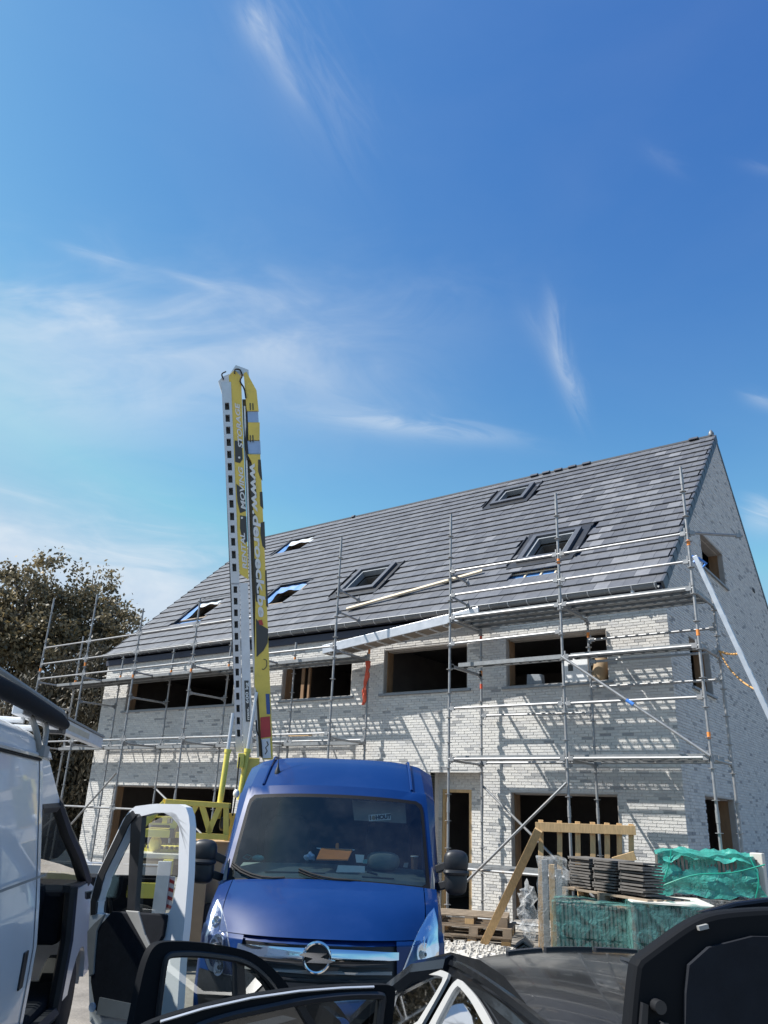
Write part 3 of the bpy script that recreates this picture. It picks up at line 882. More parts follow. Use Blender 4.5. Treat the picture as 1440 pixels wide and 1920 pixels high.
def plank_mesh(L, W=.32, solid=False):
    """steel plank: two folded side rails and a slotted top"""
    m = MB(); h = .075
    for y in (0, W - .012):
        m.box((0, y, -h), (L, y + .012, 0))
    for y in (.012, W - .05):
        m.box((.0, y, -h), (L, y + .038, -h + .006))
    n = 6
    for k in range(n):
        y = .014 + k * (W - .028 - .022) / (n - 1)
        m.box((0, y, -.006), (L, y + .022, 0))
    if solid: m.box((0, .013, -.005), (L, W - .013, -.001))
    x = .0
    while x < L:
        m.box((x, .013, -.0075), (min(x + .055, L), W - .013, -.0015)); x += .20
    for x in (0, L - .03):
        m.box((x, .012, -h), (x + .03, W - .012, -.01))
    return m.mesh('plank', M_['galvd'])
_pl = {}
def planks(sc, X0, X1, z, ys, W=.32, solid=False):
    k = round(X1 - X0, 2)
    if (k, W, solid) not in _pl: _pl[(k, W, solid)] = plank_mesh(X1 - X0, W, solid)
    for y in ys:
        link('plank', _pl[(k, W, solid)], sc, loc=(X0 - sc.location.x, y - sc.location.y, z + random.uniform(-.004, .004)))
def transom(sc, X, z, y0=YF, y1=YB):
    return rail(sc, (X, y0, z), (X, y1, z), 'transom')

# ---- right hand tower, in front of the right end of the house
scr = thing('scaffolding', 'tall galvanised scaffolding with grated decks at the right end of the house', 'scaffolding', (-1.45, -.9, 0))
XA, XB, XC = .91, -1.46, -3.83
standard(scr, XA, YF, 0, 7.83, [(6.42, 'orange'), (4.87, 'orange'), (3.25, 'orange')])
standard(scr, XB, YF, 0, 7.83, [(6.45, 'orange')])
standard(scr, XC, YF, 0, 7.86)
standard(scr, XA, YB, 0, 5.62)
standard(scr, XB, YB, 0, 5.58, [(5.3, 'orange')])
standard(scr, XC, YB, 0, 5.72, [(5.45, 'redt'), (4.72, 'orange'), (4.45, 'redt'), (3.92, 'orange')])
for z in (6.59, 6.09, 5.62, 2.92):
    rail(scr, (XA, YF, z), (XB, YF, z), 'guard_rail' if z > 6 else 'ledger')
    rail(scr, (XB, YF, z), (XC, YF, z), 'guard_rail' if z > 6 else 'ledger')
for z in (4.66, 3.84):
    rail(scr, (XA, YF, z), (XB, YF, z), 'ledger')
rail(scr, (XB, YF, 5.12), (XC, YF, 5.10)); rail(scr, (XB, YF, 3.85), (XC, YF, 3.85))
for z in (5.20, 4.78, 4.30, 2.94):
    rail(scr, (XA, YB, z), (XB, YB, z))
rail(scr, (XB, YB, 3.83), (XC, YB, 3.86)); rail(scr, (XB, YB, 2.94), (XC, YB, 2.94))
for X in (XA, XB, XC):
    for z in (5.58, 2.90) + ((4.66,) if X != XB else ()):
        transom(scr, X, z)
transom(scr, XC, 4.68)
for z in (6.10, 6.58):       # short bracket tubes that point at the roof
    rail(scr, (XC, YF, z - .02), (XC, YF + .75, z - .06), 'bracket')
ge = (1.65, -.88, 6.60)
rail(scr, (XA, YF, 6.60), ge, 'guard_rail')
for X0, X1 in ((XB + .03, XA - .03), (XC + .03, XB - .03)):
    planks(scr, X0, X1, 5.70, (-1.40, -1.06, -.72))
    planks(scr, X0, X1, 3.00, (-1.28,))
planks(scr, XB + .03, XA - .03, 3.00, (-.92,))
for X0, X1 in ((XB + .03, XA - .03), (XC + .03, XB - .03)):
    planks(scr, X0, X1, 4.77, (-1.22,), .24)
br = rail(scr, (XB, YF - .06, 4.66), (XA, YF - .06, 2.94), 'brace', heads=False)
b = MB(); pm_ = (np.array([XB, YF - .06, 4.66]) + np.array([XA, YF - .06, 2.94])) / 2; dd = nz(np.array([XA - XB, 0, -1.72]))
b.tube(pm_ - dd * .07, pm_ + dd * .07, TR + .006, 8); part('tape', b, M_['bluet'], br)
rail(scr, (XB, YF - .06, 2.52), (XC + .35, YF - .06, .80), 'brace', heads=False)
rail(scr, (XC, YB + .05, 2.50), (XB, YB + .05, .55), 'brace', heads=False)
for X0, X1 in ((XC + .03, XB - .03),):
    planks(scr, X0, X1, 1.12, (-1.40, -1.06))
rail(scr, (XC, YF, 1.06), (XB, YF, 1.06)); rail(scr, (XC, YF, .30), (XB, YF, .30)); rail(scr, (XB, YF, .30), (XA, YF, .30))

# ---- left hand run along the front and beyond the left corner
scl = thing('scaffolding', 'long scaffolding run along the left half of the house past its left corner', 'scaffolding', (-12.5, -.9, 0))
LX = [-6.80, -9.13, -11.50, -13.85, -16.18, -18.50]
for X, zt in zip(LX, (7.86, 6.6, 6.98, 6.98, 7.55, 7.86)):
    standard(scl, X, YF, 0, zt, [(5.6, 'orange')] if X < -16 else [(5.1, 'orange')] if X < -6.9 else [])
for X, zt in zip(LX, (5.80, 5.80, 6.08, 6.08, 6.05, 6.88)):
    standard(scl, X, YB, 0, zt, [(5.42, 'orange')])
for i in range(5):
    a, b_ = LX[i], LX[i + 1]
    if i >= 1:
        rail(scl, (a, YF, 6.27), (b_, YF, 6.27), 'guard_rail'); rail(scl, (a, YF, 5.77), (b_, YF, 5.77), 'guard_rail')
    rail(scl, (a, YF, 5.32), (b_, YF, 5.32)); rail(scl, (a, YF, 3.46), (b_, YF, 3.46))
    if i >= 2:
        rail(scl, (a, YF, 1.77), (b_, YF, 1.77))
    rail(scl, (a, YB, 5.30), (b_, YB, 5.30)); rail(scl, (a, YB, 3.44), (b_, YB, 3.44))
    planks(scl, b_ + .03, a - .03, 5.26, (-.88, -.54), .32, i >= 2)
    planks(scl, b_ + .03, a - .03, 3.40, (-.44,), .19, True)
for X in LX:
    transom(scl, X, 5.22); transom(scl, X, 3.36)
    if X < -11 : transom(scl, X, 4.55)
rail(scl, (LX[0], YF, 6.60), (LX[0], YF + .8, 6.53), 'bracket'); rail(scl, (LX[0], YF, 6.10), (LX[0], YF + .85, 6.05), 'bracket')
rail(scl, (LX[3], YF, 6.10), (LX[3] + .1, YF + .9, 6.0), 'bracket') if False else None
rail(scl, (LX[3], YF - .06, 2.62), (LX[4] + .4, YF - .06, 1.05), 'brace', heads=False)
rail(scl, (LX[3], YB, 2.30), (LX[2] - .2, YB, 1.2), 'brace', heads=False)
rail(scl, (LX[4], YF - .06, 1.5), (LX[5], YF - .06, .2), 'brace', heads=False)

# ---- things on the scaffolding
p0, p1 = np.array([-7.8, -.50, 5.40]), np.array([-3.6, -.50, 5.84])
gw_ = thing('gangway', 'sloping aluminium gangway bridging the gap between the two scaffoldings', 'gangway', tuple(p0))
d = nz(p1 - p0); up = np.array([0, 0, 1.0])
m = MB()
for y in (-.24, .24):
    m = MB(); m.beam(p0 + [0, y, .06], p1 + [0, y, .06], .045, .20); part('side_beam', m, M_['alu'], gw_, world=True, bevel=.006)
m = MB(); m.beam(p0 + [0, 0, -.02], p1 + [0, 0, -.02], .43, .03); part('deck_board', m, M_['ply'], gw_, world=True)
m = MB()
L = np.linalg.norm(p1 - p0)
for k in range(12):
    m = MB(); q = p0 + d * (L * (k + .5) / 12); m.beam(q + [0, -.215, -.045], q + [0, .215, -.045], .04, .03); part('cross_bar', m, M_['alud'], gw_, world=True)
q0, q1 = RP(-8.0, .62, .10), RP(-4.5, 1.62, .10)
m = MB(); m.beam(q0, q1, .10, .045, SN)
solo('timber_batten', m, M_['batten'], 'long pale timber batten lying slantwise on the roof tiles', 'timber')
m = MB(); m.beam((-8.2, -1.2, 3.47), (-7.6, -1.2, 3.47), .12, .04)
solo('timber_offcut', m, M_['ctimber'], 'short timber offcut lying on the deck right of the lift', 'timber')
# red strap and orange strap
m = MB(); pts = smooth_line([(-6.78, -.30, 5.18), (-6.76, -.34, 4.95), (-6.80, -.33, 4.7), (-6.83, -.32, 4.45), (-6.86, -.31, 4.2)], 14)
for k in range(3):
    m.path([p + [.03 * math.sin(k * 2 + i * .7), .02 * math.cos(i + k), 0] for i, p in enumerate(pts)], [.028 + .016 * math.sin(i * 1.3 + k) for i in range(14)], 6)
solo('lashing_strap', m, M_['redt'], 'bunched red lashing strap hanging from the deck beside the gangway', 'strap', smooth=True)
# access ladder at the right, leaning on the outer post
l0, l1 = np.array([.97, -1.32, 6.16]), np.array([2.02, -1.32, 2.75]); dl = nz(l1 - l0); l2 = l0 + dl * (6.16 / -dl[2])
lad = thing('ladder', 'aluminium ladder leaning against the right hand scaffolding beside the gable', 'ladder', tuple(l2))
wv = nz(np.array([-.12, .99, 0]) - dl * (np.array([-.12, .99, 0]) @ dl)); nn = np.cross(dl, wv)
for s_ in (-1, 1):
    m = MB(); m.beam(l0 + wv * s_ * .19, l2 + wv * s_ * .19, .03, .075, nn); part('stile', m, M_['alu'], lad, world=True, bevel=.005)
n_ = int(np.linalg.norm(l2 - l0) / .28)
rm = MB(); rm.tube(-wv * .19, wv * .19, .017, 8); rme = rm.mesh('rung', M_['alu'], True)
for k in range(1, n_):
    q = l0 + dl * (.28 * k); link('rung', rme, lad, loc=tuple(q - l2))
m = MB(); m.path([l0 + [-.06, -.06, .05], l0 + [.05, -.04, .0], l0 + [.12, .10, -.06], l0 + [.02, .2, -.1], l0 + [-.05, 0, -.02]], .022, 6)
solo('blue_strap', m, M_['bluet'], 'blue strap tying the head of the leaning ladder to the scaffold post', 'strap', smooth=True)
s0 = np.array([.91, -.25, 4.79]); s1 = l0 + dl * 1.72
m = MB(); pts = [s0 + (s1 - s0) * t + [0, 0, -.03 * math.sin(t * 3.1)] for t in np.linspace(0, 1, 8)]
m.path(pts, .02, 6)
s2 = l0 + dl * 2.35
sl_ = smooth_line([s0, s0 + [.16, -.15, -.32], s0 + [.42, -.5, -.62], s2], 16)
m.path(sl_, .014, 6)
solo('orange_strap', m, M_['ostrap'], 'orange strap sagging between the scaffold post and the leaning ladder', 'strap', smooth=True)

# ================================================================== blue van, nose towards us
VF = Frame(-36.5).shifted(-.43, 6.9)
van = thing('van', 'dark blue panel van parked nose first in front of the white house', 'van', VF.o, VF.rot)
VN = np.array([  # y, z, half width, nose sweep, crown
    (.10, .30, .93, .40, 0), (.00, .50, .97, .42, 0), (.00, .68, .98, .43, 0), (.045, .90, .97, .42, 0), (.085, .965, .965, .42, -.01),
    (.40, 1.185, .985, .30, -.04), (.80, 1.345, .985, .18, -.055), (.86, 1.365, .975, .17, -.05), (1.40, 2.095, .915, .16, -.04),
    (1.48, 2.135, .905, .16, -.04), (1.98, 2.415, .875, .15, -.055), (2.6, 2.475, .865, .03, -.06), (5.5, 2.475, .87, 0, -.06)])
def vnode(v):
    v = min(max(v, 0), len(VN) - 1 - 1e-6); i = int(v); f = v - i
    a, b = VN[i], VN[i + 1]
    p0 = VN[max(i - 1, 0)] if i not in (6, 7, 9) else a; p3 = VN[min(i + 2, len(VN) - 1)] if i not in (5, 8) else b
    m0 = (b - p0) * .5; m1 = (p3 - a) * .5
    return (2 * f ** 3 - 3 * f ** 2 + 1) * a + (f ** 3 - 2 * f ** 2 + f) * m0 + (-2 * f ** 3 + 3 * f ** 2) * b + (f ** 3 - f ** 2) * m1
def VP(u, v, off=0.0):
    y, z, w, s, c = vnode(v)
    p = np.array([u * w, y + s * abs(u) ** 2.6 - 0, z + c * abs(u) ** (2.2 if v < 9 else 4)])
    if off:
        e = 1e-3
        du = VP(u + e, v) - VP(u - e, v); dv = VP(u, v + e) - VP(u, v - e)
        n = nz(np.cross(du, dv)); p = p + n * off
    return p
def vz(z):
    lo, hi = 0.0, 7.0
    for _ in range(30):
        m_ = (lo + hi) / 2
        if vnode(m_)[1] < z: lo = m_
        else: hi = m_
    return lo
def vpatch(poly_uz, off0, dome=0.0, rings=4):    # patch on the nose from an outline in (u, z)
    P = np.array(poly_uz, float); c = P.mean(0); loops = []
    for k in range(rings + 1):
        t = 1 - k / rings * .97
        loops.append([VP(u, vz(z), off0 + dome * (1 - t * t)) for u, z in c + (P - c) * t])
    m_ = MB(); m_.loft(loops, False); m_.f.append(tuple(range(rings * len(P), (rings + 1) * len(P)))); m_.mi.append(0); m_.t.append(.7)
    return m_
def van_body():
    b = MB()
    U = np.linspace(-1, 1, 25)
    def strip(us, vs_): b.grid(lambda u, v: VP(u, v), us, vs_)
    strip(np.linspace(-1, -.885, 4), np.linspace(4, 6, 9)); strip(np.linspace(.885, 1, 4), np.linspace(4, 6, 9))
    b.grid(lambda u, v: VP(u, v, -.02), np.linspace(-.9, .9, 9), np.linspace(3.8, 6, 7))
    strip(np.linspace(-1, -.64, 8), np.linspace(2, 4, 9)); strip(np.linspace(.64, 1, 8), np.linspace(2, 4, 9))
    strip(U, np.linspace(9, 12, 25))
    # windscreen surround
    def loop(u0, v0, v1, r):
        return resample([(x, 6 + 3 * y) for x, y in rrect(-u0, v0, u0, v1, r)], 72)
    A = loop(1.0, 0.0, 1.0, .001); B_ = loop(.945, .20, .645, .05)
    i0 = min(range(72), key=lambda k: abs(A[k][0] - 1) + abs(A[k][1] - 7.5)); A = np.roll(A, -i0, 0)
    i1 = min(range(72), key=lambda k: abs(B_[k][0] - .945) + abs(B_[k][1] - 7.3)); B_ = np.roll(B_, -i1, 0)
    b.loft([[VP(*(A[k] * (1 - t) + B_[k] * t)) for k in range(72)] for t in (0, .33, .66, 1)], False)
    # flanks
    for sg in (-1, 1):
        vs_ = np.r_[np.linspace(0, 4, 12), np.linspace(4.2, 10, 26), np.linspace(10.2, 12, 8)]
        E_ = [VP(sg, v) for v in vs_]
        S1 = [np.array([sg * 1.0 if p[2] > 1.3 else sg * 1.02, p[1] + .05, p[2] - .07 if p[2] > 1.0 else p[2]]) for p in E_]
        S2 = [np.array([sg * (1.035 - .06 * max(0, p[2] - 1.5)), p[1] + .14, p[2] - .2 if p[2] > 1.0 else p[2]]) for p in E_]
        b.loft([E_, S1, S2], False, closed=False)
        iA = [i for i, v in enumerate(vs_) if v <= 6.0]; iB = [i for i, v in enumerate(vs_) if v >= 9.6]
        b.add([S2[i] for i in iA] + [np.array([sg * 1.035, 1.95, 1.20]), np.array([sg * 1.03, 1.95, .3])], [tuple(range(len(iA) + 2))])
        b.add([S2[i] for i in iB] + [np.array([sg * 1.03, 5.64, .3]), np.array([sg * 1.03, 1.952, .3]), np.array([sg * 1.035, 1.952, 1.2])], [tuple(range(len(iB) + 3))])
    b.add([(-1.03, 5.62, .3), (1.03, 5.62, .3), (.95, 5.62, 2.35), (-.95, 5.62, 2.35)], [(0, 1, 2, 3)])
    return b
part('body', van_body(), M_['vanblue'], van, smooth=True)
b = MB(); b.grid(lambda u, v: VP(u, v, .004), np.linspace(-.875, .875, 21), np.linspace(4.02, 5.97, 13))
bon = part('bonnet', b, M_['vanblue'], van, smooth=True)
b = MB(); b.grid(lambda u, v: VP(u, v, .012), np.linspace(-1, 1, 25), np.linspace(0, 2, 8)); part('bumper', b, M_['plastic'], van, smooth=True)
b = MB(); b.grid(lambda u, v: VP(u, v, -.03), np.linspace(-.66, .66, 15), np.linspace(1.9, 4.05, 8)); gril = part('grille', b, M_['plastic'], van, smooth=True)
for z in (.80, .75, .70):
    part('slat', vpatch([(-.6, z - .012), (0, z - .012), (.6, z - .012), (.6, z + .012), (0, z + .012), (-.6, z + .012)], .0, .0, 2), M_['gtrim'] if z == .75 else M_['plastic'], gril)
bar = vpatch(resample([(-.655, .835), (-.3, .828), (0, .826), (.3, .828), (.645, .835), (.65, .885), (.3, .905), (0, .91), (-.3, .905), (-.655, .900)], 40), .035, .006, 5)
part('chrome_bar', bar, M_['chrome'], van, smooth=True)
# emblem: ring with a horizontal bolt
ec = VP(0, vz(.845), .07)
b = MB(); b.path([ec + [.102 * math.cos(a), 0, .102 * math.sin(a)] for a in np.linspace(0, 2 * math.pi, 33)], .013, 8, caps=False)
emb = part('emblem', b, M_['chrome'], van, smooth=True)
b = MB(); b.prism([ec + [x, -.018, z] for x, z in [(-.142, .016), (-.095, .034), (.08, .034), (.028, .005), (.142, -.016), (.095, -.034), (-.08, -.034), (-.028, -.005)]], (0, .03, 0)); part('bolt', b, M_['chrome'], emb)
b = MB(); b.prism([ec + [.105 * math.cos(a), .02, .105 * math.sin(a)] for a in np.linspace(0, 2 * math.pi, 24, endpoint=False)], (0, .05, 0)); part('backing', b, M_['plastic'], emb)
# headlamps
HLP = [(.955, 1.20), (.99, 1.08), (1.0, .92), (.985, .78), (.90, .68), (.75, .645), (.61, .655), (.68, .76), (.755, .90), (.82, 1.02), (.90, 1.15)]
for sg in (-1, 1):
    poly = resample([(sg * u, z) for u, z in (HLP if sg > 0 else HLP)], 44)
    hl = part('headlight', vpatch(poly, .004, -.015, 4), M_['reflector'], van, smooth=True)
    for u, z, r_, mt in ((.92, 1.03, .042, 'chrome'), (.86, .86, .085, 'chrome'), (.80, .72, .06, 'chrome')):
        c_ = VP(sg * u, vz(z), .006); n_ = nz(VP(sg * u, vz(z), .1) - VP(sg * u, vz(z)))
        b = MB(); t1 = nz(np.cross(n_, (0, 0, 1))); t2 = np.cross(n_, t1)
        b.loft([[c_ + n_ * h_ + (t1 * math.cos(a) + t2 * math.sin(a)) * q for a in np.linspace(0, 2 * math.pi, 20, endpoint=False)] for q, h_ in ((r_, .0), (r_, .016), (r_ * .86, .016), (r_ * .5, .002), (r_ * .2, -.002))])
        part('lamp_bowl', b, M_[mt], hl, smooth=True)
        b = MB(); b.ell(c_ + n_ * .008, (r_ * .3,) * 3, 10, 6); part('bulb', b, M_['amber'] if (z > 1 and sg > 0) else M_['glassd'], hl, smooth=True)
    part('lens', vpatch(poly, .014, .02, 5), M_['lens'], hl, smooth=True)
# windscreen glass and its dark border
def wsloop(u0, v0, v1, r, n=72):
    L = resample([(x, 6 + 3 * y) for x, y in rrect(-u0, v0, u0, v1, r)], n)
    i1 = min(range(n), key=lambda k: abs(L[k][0] - u0) + abs(L[k][1] - 7.3)); return np.roll(L, -i1, 0)
A, B_ = wsloop(.95, .195, .65, .05), wsloop(.915, .315, .63, .045)
b = MB(); b.loft([[VP(*(A[k] * (1 - t) + B_[k] * t), .006) for k in range(72)] for t in (0, .5, 1)], False)
part('windscreen_border', b, M_['frit'], van, smooth=True)
# clear inner area as a fitted grid
b = MB()
loops = [[VP(*(B_[k] * (1 - t) + np.array([0, 7.55]) * t), .007) for k in range(72)] for t in np.linspace(0, .98, 9)]
b.loft(loops, False); b.f.append(tuple(range(8 * 72, 9 * 72))); b.mi.append(0); b.t.append(.7)
ws = part('windscreen', b, M_['glass'], van, smooth=True)
# wipers
def on_ws(x, y):   # point of the screen surface under a sight line
    best = None
    for v in np.linspace(6.3, 8.3, 41):
        for u in np.linspace(-.97, .97, 79):
            P = VF.world(VP(u, v)); d = P - CAM; z = d @ CF
            q = (720 + FPX * (d @ CR) / z - x) ** 2 + (960 - FPX * (d @ CU) / z - y) ** 2
            if best is None or q < best[0]: best = (q, u, v)
    return best[1], best[2]
for (a, c) in (((440, 1622), (598, 1652)), ((562, 1636), (748, 1664))):
    A_, C_ = on_ws(*a), on_ws(*c)
    b = MB(); pts = [VP(A_[0] + (C_[0] - A_[0]) * t, A_[1] + (C_[1] - A_[1]) * t, .03) for t in np.linspace(0, 1, 9)]
    b.path(pts, .012, 6); b.path([p + [0, -.005, .022] for p in pts[:6]], .009, 6)
    part('wiper', b, M_['rubber'], van, smooth=True)
for sg in (-1, 1):     # grey corner covers at the foot of the pillars
    b = MB(); b.prism([VP(sg * .945, 6.75, .015), VP(sg * .99, 6.2, .015), VP(sg * 1.0, 7.1, .012), VP(sg * .985, 7.25, .012)], (0, .02, -.005)); part('pillar_cover', b, M_['gtrim'], van)
    b = MB(); b.path([VP(sg * .845, v, .008 + .012 * min(1, max(0, v - 9.2))) for v in np.linspace(9.15, 12, 16)], .014, 6); part('roof_rib', b, M_['vanblue'], van, smooth=True)
    mc = np.array([sg * 1.165, 1.0, 1.44])
    b = MB(); b.ell(mc + [0, 0, .085], (.115, .085, .105), 16, 10, e=.7); b.ell(mc + [0, .005, -.075], (.105, .08, .115), 16, 10, e=.65); b.ell(mc + [-.0 * sg, -.01, .0], (.12, .09, .03), 16, 6, e=.6)
    mr = part('side_mirror', b, M_['plastic'], van, smooth=True)
    b = MB(); b.beam((sg * 1.0, 1.12, 1.45), (sg * 1.10, 1.02, 1.50), .06, .07); b.beam((sg * 1.0, 1.12, 1.30), (sg * 1.10, 1.02, 1.34), .06, .07); part('mirror_arm', b, M_['plastic'], mr, bevel=.01)
    b = MB(); b.box((mc[0] - .085, mc[1] + .07, mc[2] - .13), (mc[0] + .085, mc[1] + .092, mc[2] + .15)); part('mirror_glass', b, M_['mirror'], mr)
a0 = VP(-.735, 9.55, .0)
b = MB(); b.loft([[a0 + [r_ * math.cos(a), r_ * .8 * math.sin(a) + h_ * .2, h_] for a in np.linspace(0, 6.283, 10, endpoint=False)] for r_, h_ in ((.03, -.01), (.028, .02), (.012, .06), (.006, .10))])
b.path([a0 + [0, .02, .09], a0 + [-.01, .10, .42]], [.004, .0025], 5); part('antenna_or_reflection', b, M_['plastic'], van, smooth=True)
for sg in (-1, 1):
    b = MB(); b.add([(sg * 1.03, 1.08, 1.25), (sg * 1.035, 1.95, 1.21), (sg * .99, 1.95, 2.1), (sg * .985, 1.62, 2.02)], [(0, 1, 2, 3)]); part('side_window', b, M_['glassl'], van)
for y in (.95, 4.6):
    for sg in (-1, 1):
        b = MB(); b.loft([[(sg * (.78 + t), y + r_ * math.cos(a), .34 + r_ * math.sin(a)) for a in np.linspace(0, 6.283, 24, endpoint=False)] for t, r_ in ((0, .30), (.02, .335), (.20, .335), (.22, .30))])
        wh = part('wheel', b, M_['rubber'], van, smooth=True)
        b = MB(); b.loft([[(sg * (.78 + t), y + r_ * math.cos(a), .34 + r_ * math.sin(a)) for a in np.linspace(0, 6.283, 20, endpoint=False)] for t, r_ in ((.20, .2), (.225, .19))]); part('rim', b, M_['alud'], wh)
# cabin
b = MB()
prof = [(1.0, 1.27), (1.06, 1.35), (1.35, 1.392), (1.62, 1.428), (1.72, 1.38), (1.74, .9)]
b.loft([[(x, y + .14 * (abs(x) / .9) ** 2.2 * (1 if y < 1.3 else .3), z - .02 * (abs(x) / .9) ** 2) for y, z in prof] for x in np.linspace(-.9, .9, 13)], False, closed=False)
dash = part('dashboard', b, M_['dash'], van, smooth=True)
b = MB(); c_ = VF.at(718, 1622, 1.34); b.ell(c_ + [0, .10, .03], (.165, .10, .085), 18, 10, e=.75); part('instrument_hood', b, M_['dash'], dash, smooth=True)
b = MB(); b.path([VF.at(688, 1632, 1.2) + [0, 0, -.01], VF.at(708, 1638, 1.2) + [0, 0, -.01]], .01, 5); b.beam((-.62, 1.2, 1.365), (-.05, 1.2, 1.372), .06, .006); b.beam((.3, 1.12, 1.36), (.6, 1.13, 1.355), .02, .01); part('air_vent', b, M_['plastic'], dash)
b = MB()
for x in (-.55, .55):
    b.ell((x, 2.35, 1.55), (.26, .10, .32), 14, 8, e=.7); b.ell((x, 2.38, 1.93), (.14, .07, .11), 14, 8, e=.7)
part('seat', b, M_['seat'], van, smooth=True)
b = MB(); b.add([(-.98, 2.75, .4), (.98, 2.75, .4), (.9, 2.75, 2.4), (-.9, 2.75, 2.4)], [(0, 1, 2, 3)]); b.add([(-.98, .6, .8), (.98, .6, .8), (.98, 2.75, .8), (-.98, 2.75, .8)], [(0, 1, 2, 3)]); part('bulkhead', b, M_['seat'], van)
b = MB(); b.add([VF.at(x, y, 1.62) for x, y in ((660, 1500), (760, 1506), (762, 1544), (664, 1538))], [(0, 1, 2, 3)]); part('sun_visor', b, M_['gtrim'], van)
wsn = np.array([0, -.8, .6])
def vthing(name, mb, m_, label, cat, smooth=False, bevel=0.0):
    mb.map(lambda p: VF.world(p)); return solo(name, mb, m_, label, cat, smooth=smooth, bevel=bevel)
# things lying on the dashboard
fo = [VF.at(593, 1613, 1.22), VF.at(652, 1614, 1.22), VF.at(661, 1595, 1.42), VF.at(602, 1592, 1.42)]
b = MB(); b.prism(fo, (0, -.006, .012)); fob = vthing('folder', b, M_['opaper'], 'orange folder lying on the dashboard of the blue van', 'folder')
b = MB(); b.prism([fo[3] + [-.05, .03, .006], fo[3] + [.3, .035, .006], fo[2] + [.02, .035, .004], fo[2] + [-.02, .012, -.006], fo[3] + [0.0, .012, -.006]], (0, 0, .004)); vthing('paper_sheet', b, M_['paper'], 'white sheet of paper sticking out behind the orange folder', 'paper')
c_ = VF.at(632, 1592, 1.5); b = MB(); b.loft([[c_ + [r_ * math.cos(a), r_ * math.sin(a), h_] for a in np.linspace(0, 6.283, 10, endpoint=False)] for r_, h_ in ((.016, -.03), (.018, .04), (.012, .055))]); vthing('orange_bottle', b, M_['orange'], 'small orange bottle standing behind the folder on the dashboard', 'bottle', True)
b = MB(); b.prism([VF.at(x, y, 1.20) for x, y in ((630, 1635), (684, 1636), (684, 1624), (634, 1622))], (0, .01, -.004)); nt = vthing('note_sheet', b, M_['paper'], 'white printed note lying flat in front of the orange folder', 'paper')
b = MB(); b.prism([VF.at(x, y, 1.30) for x, y in ((668, 1617), (681, 1618), (683, 1603), (666, 1602))], (0, .01, 0)); vthing('white_card', b, M_['paper'], 'small white card standing beside the instrument hood', 'card')
b = MB(); b.prism([VF.at(x, y, 1.28) for x, y in ((680, 1619), (688, 1619), (689, 1611), (681, 1612))], (0, .008, 0)); vthing('teal_card', b, M_['teal'], 'small teal card leaning against the instrument hood', 'card')
b = MB(); b.ell(VF.at(484, 1609, 1.3), (.06, .04, .03), 10, 6); b.path([VF.at(x, y, 1.28) for x, y in ((455, 1608), (463, 1602), (472, 1606), (466, 1612), (455, 1608))], .004, 4); vthing('face_mask', b, M_['teal'], 'crumpled pale green face mask at the left end of the dashboard', 'mask', True)
b = MB(); b.ell((0, 0, 0), (.05, .04, .035), 18, 12); b.map(lambda p: p * (1 + .35 * math.sin(p[0] * 90 + p[2] * 60) * math.cos(p[1] * 80))); b.map(lambda p: p + VF.at(582, 1606, 1.4)); vthing('blue_cloth', b, M_['bluegrey'], 'crumpled blue grey cloth left of the orange folder', 'cloth', True)
c_ = VF.at(777, 1619, 1.36); b = MB(); b.loft([[c_ + [r_ * math.cos(a), r_ * math.sin(a), h_] for a in np.linspace(0, 6.283, 14, endpoint=False)] for r_, h_ in ((.028, -.05), (.036, .062))]); cup = vthing('paper_cup', b, M_['brown'], 'brown paper cup at the right end of the dashboard', 'cup', True)
b = MB(); b.loft([[(r_ * math.cos(a), r_ * math.sin(a), h_) for a in np.linspace(0, 6.283, 14, endpoint=False)] for r_, h_ in ((.039, .108), (.039, .118))]); part('cup_rim', b, M_['paper'], cup)
b = MB(); b.prism([VF.at(x, y, 1.24) for x, y in ((756, 1626), (764, 1627), (766, 1618), (758, 1618))], (0, .02, 0)); vthing('grey_box', b, M_['gtrim'], 'tiny grey box on the dashboard between hood and cup', 'box')
# plate hung behind the glass: I (tree) HOUT
pc = [VF.at(x, y, 1.46) for x, y in ((692, 1540), (733, 1537), (732, 1525), (691, 1528))]
o_ = (pc[0] + pc[1] + pc[2] + pc[3]) / 4; ex = nz(pc[1] - pc[0]); ey = nz(pc[3] - pc[0]); ez_ = np.cross(ex, ey); wpl = np.linalg.norm(pc[1] - pc[0]); hpl = np.linalg.norm(pc[3] - pc[0])
b = MB(); b.prism(pc, ez_ * -.004); b.map(lambda p: VF.world(p)); sg_ = solo('sign', b, M_['whitep'], 'small white sign reading I HOUT inside the windscreen', 'sign')
def sign_part(nm, mb, mt):
    mb.map(lambda p: VF.world(o_ + ex * p[0] + ey * p[1] + ez_ * (p[2] + .002)) - np.array(sg_.location)); part(nm, mb, M_[mt], sg_)
t = text_mb('HOUT', hpl * .88, .004); t.map(lambda p: p * [1, 1, 1] + [wpl * .16, 0, 0]); sign_part('lettering', t, 'decal')
t = text_mb('I', hpl * .88, .004); t.map(lambda p: p + [-wpl * .43, 0, 0]); sign_part('lettering', t, 'decal')
t = MB(); t.prism([(-wpl * .28 + hpl * .34 * math.cos(a), hpl * .34 * math.sin(a), 0) for a in np.linspace(0, 6.283, 16, endpoint=False)], (0, 0, .002)); sign_part('emblem', t, 'tan')

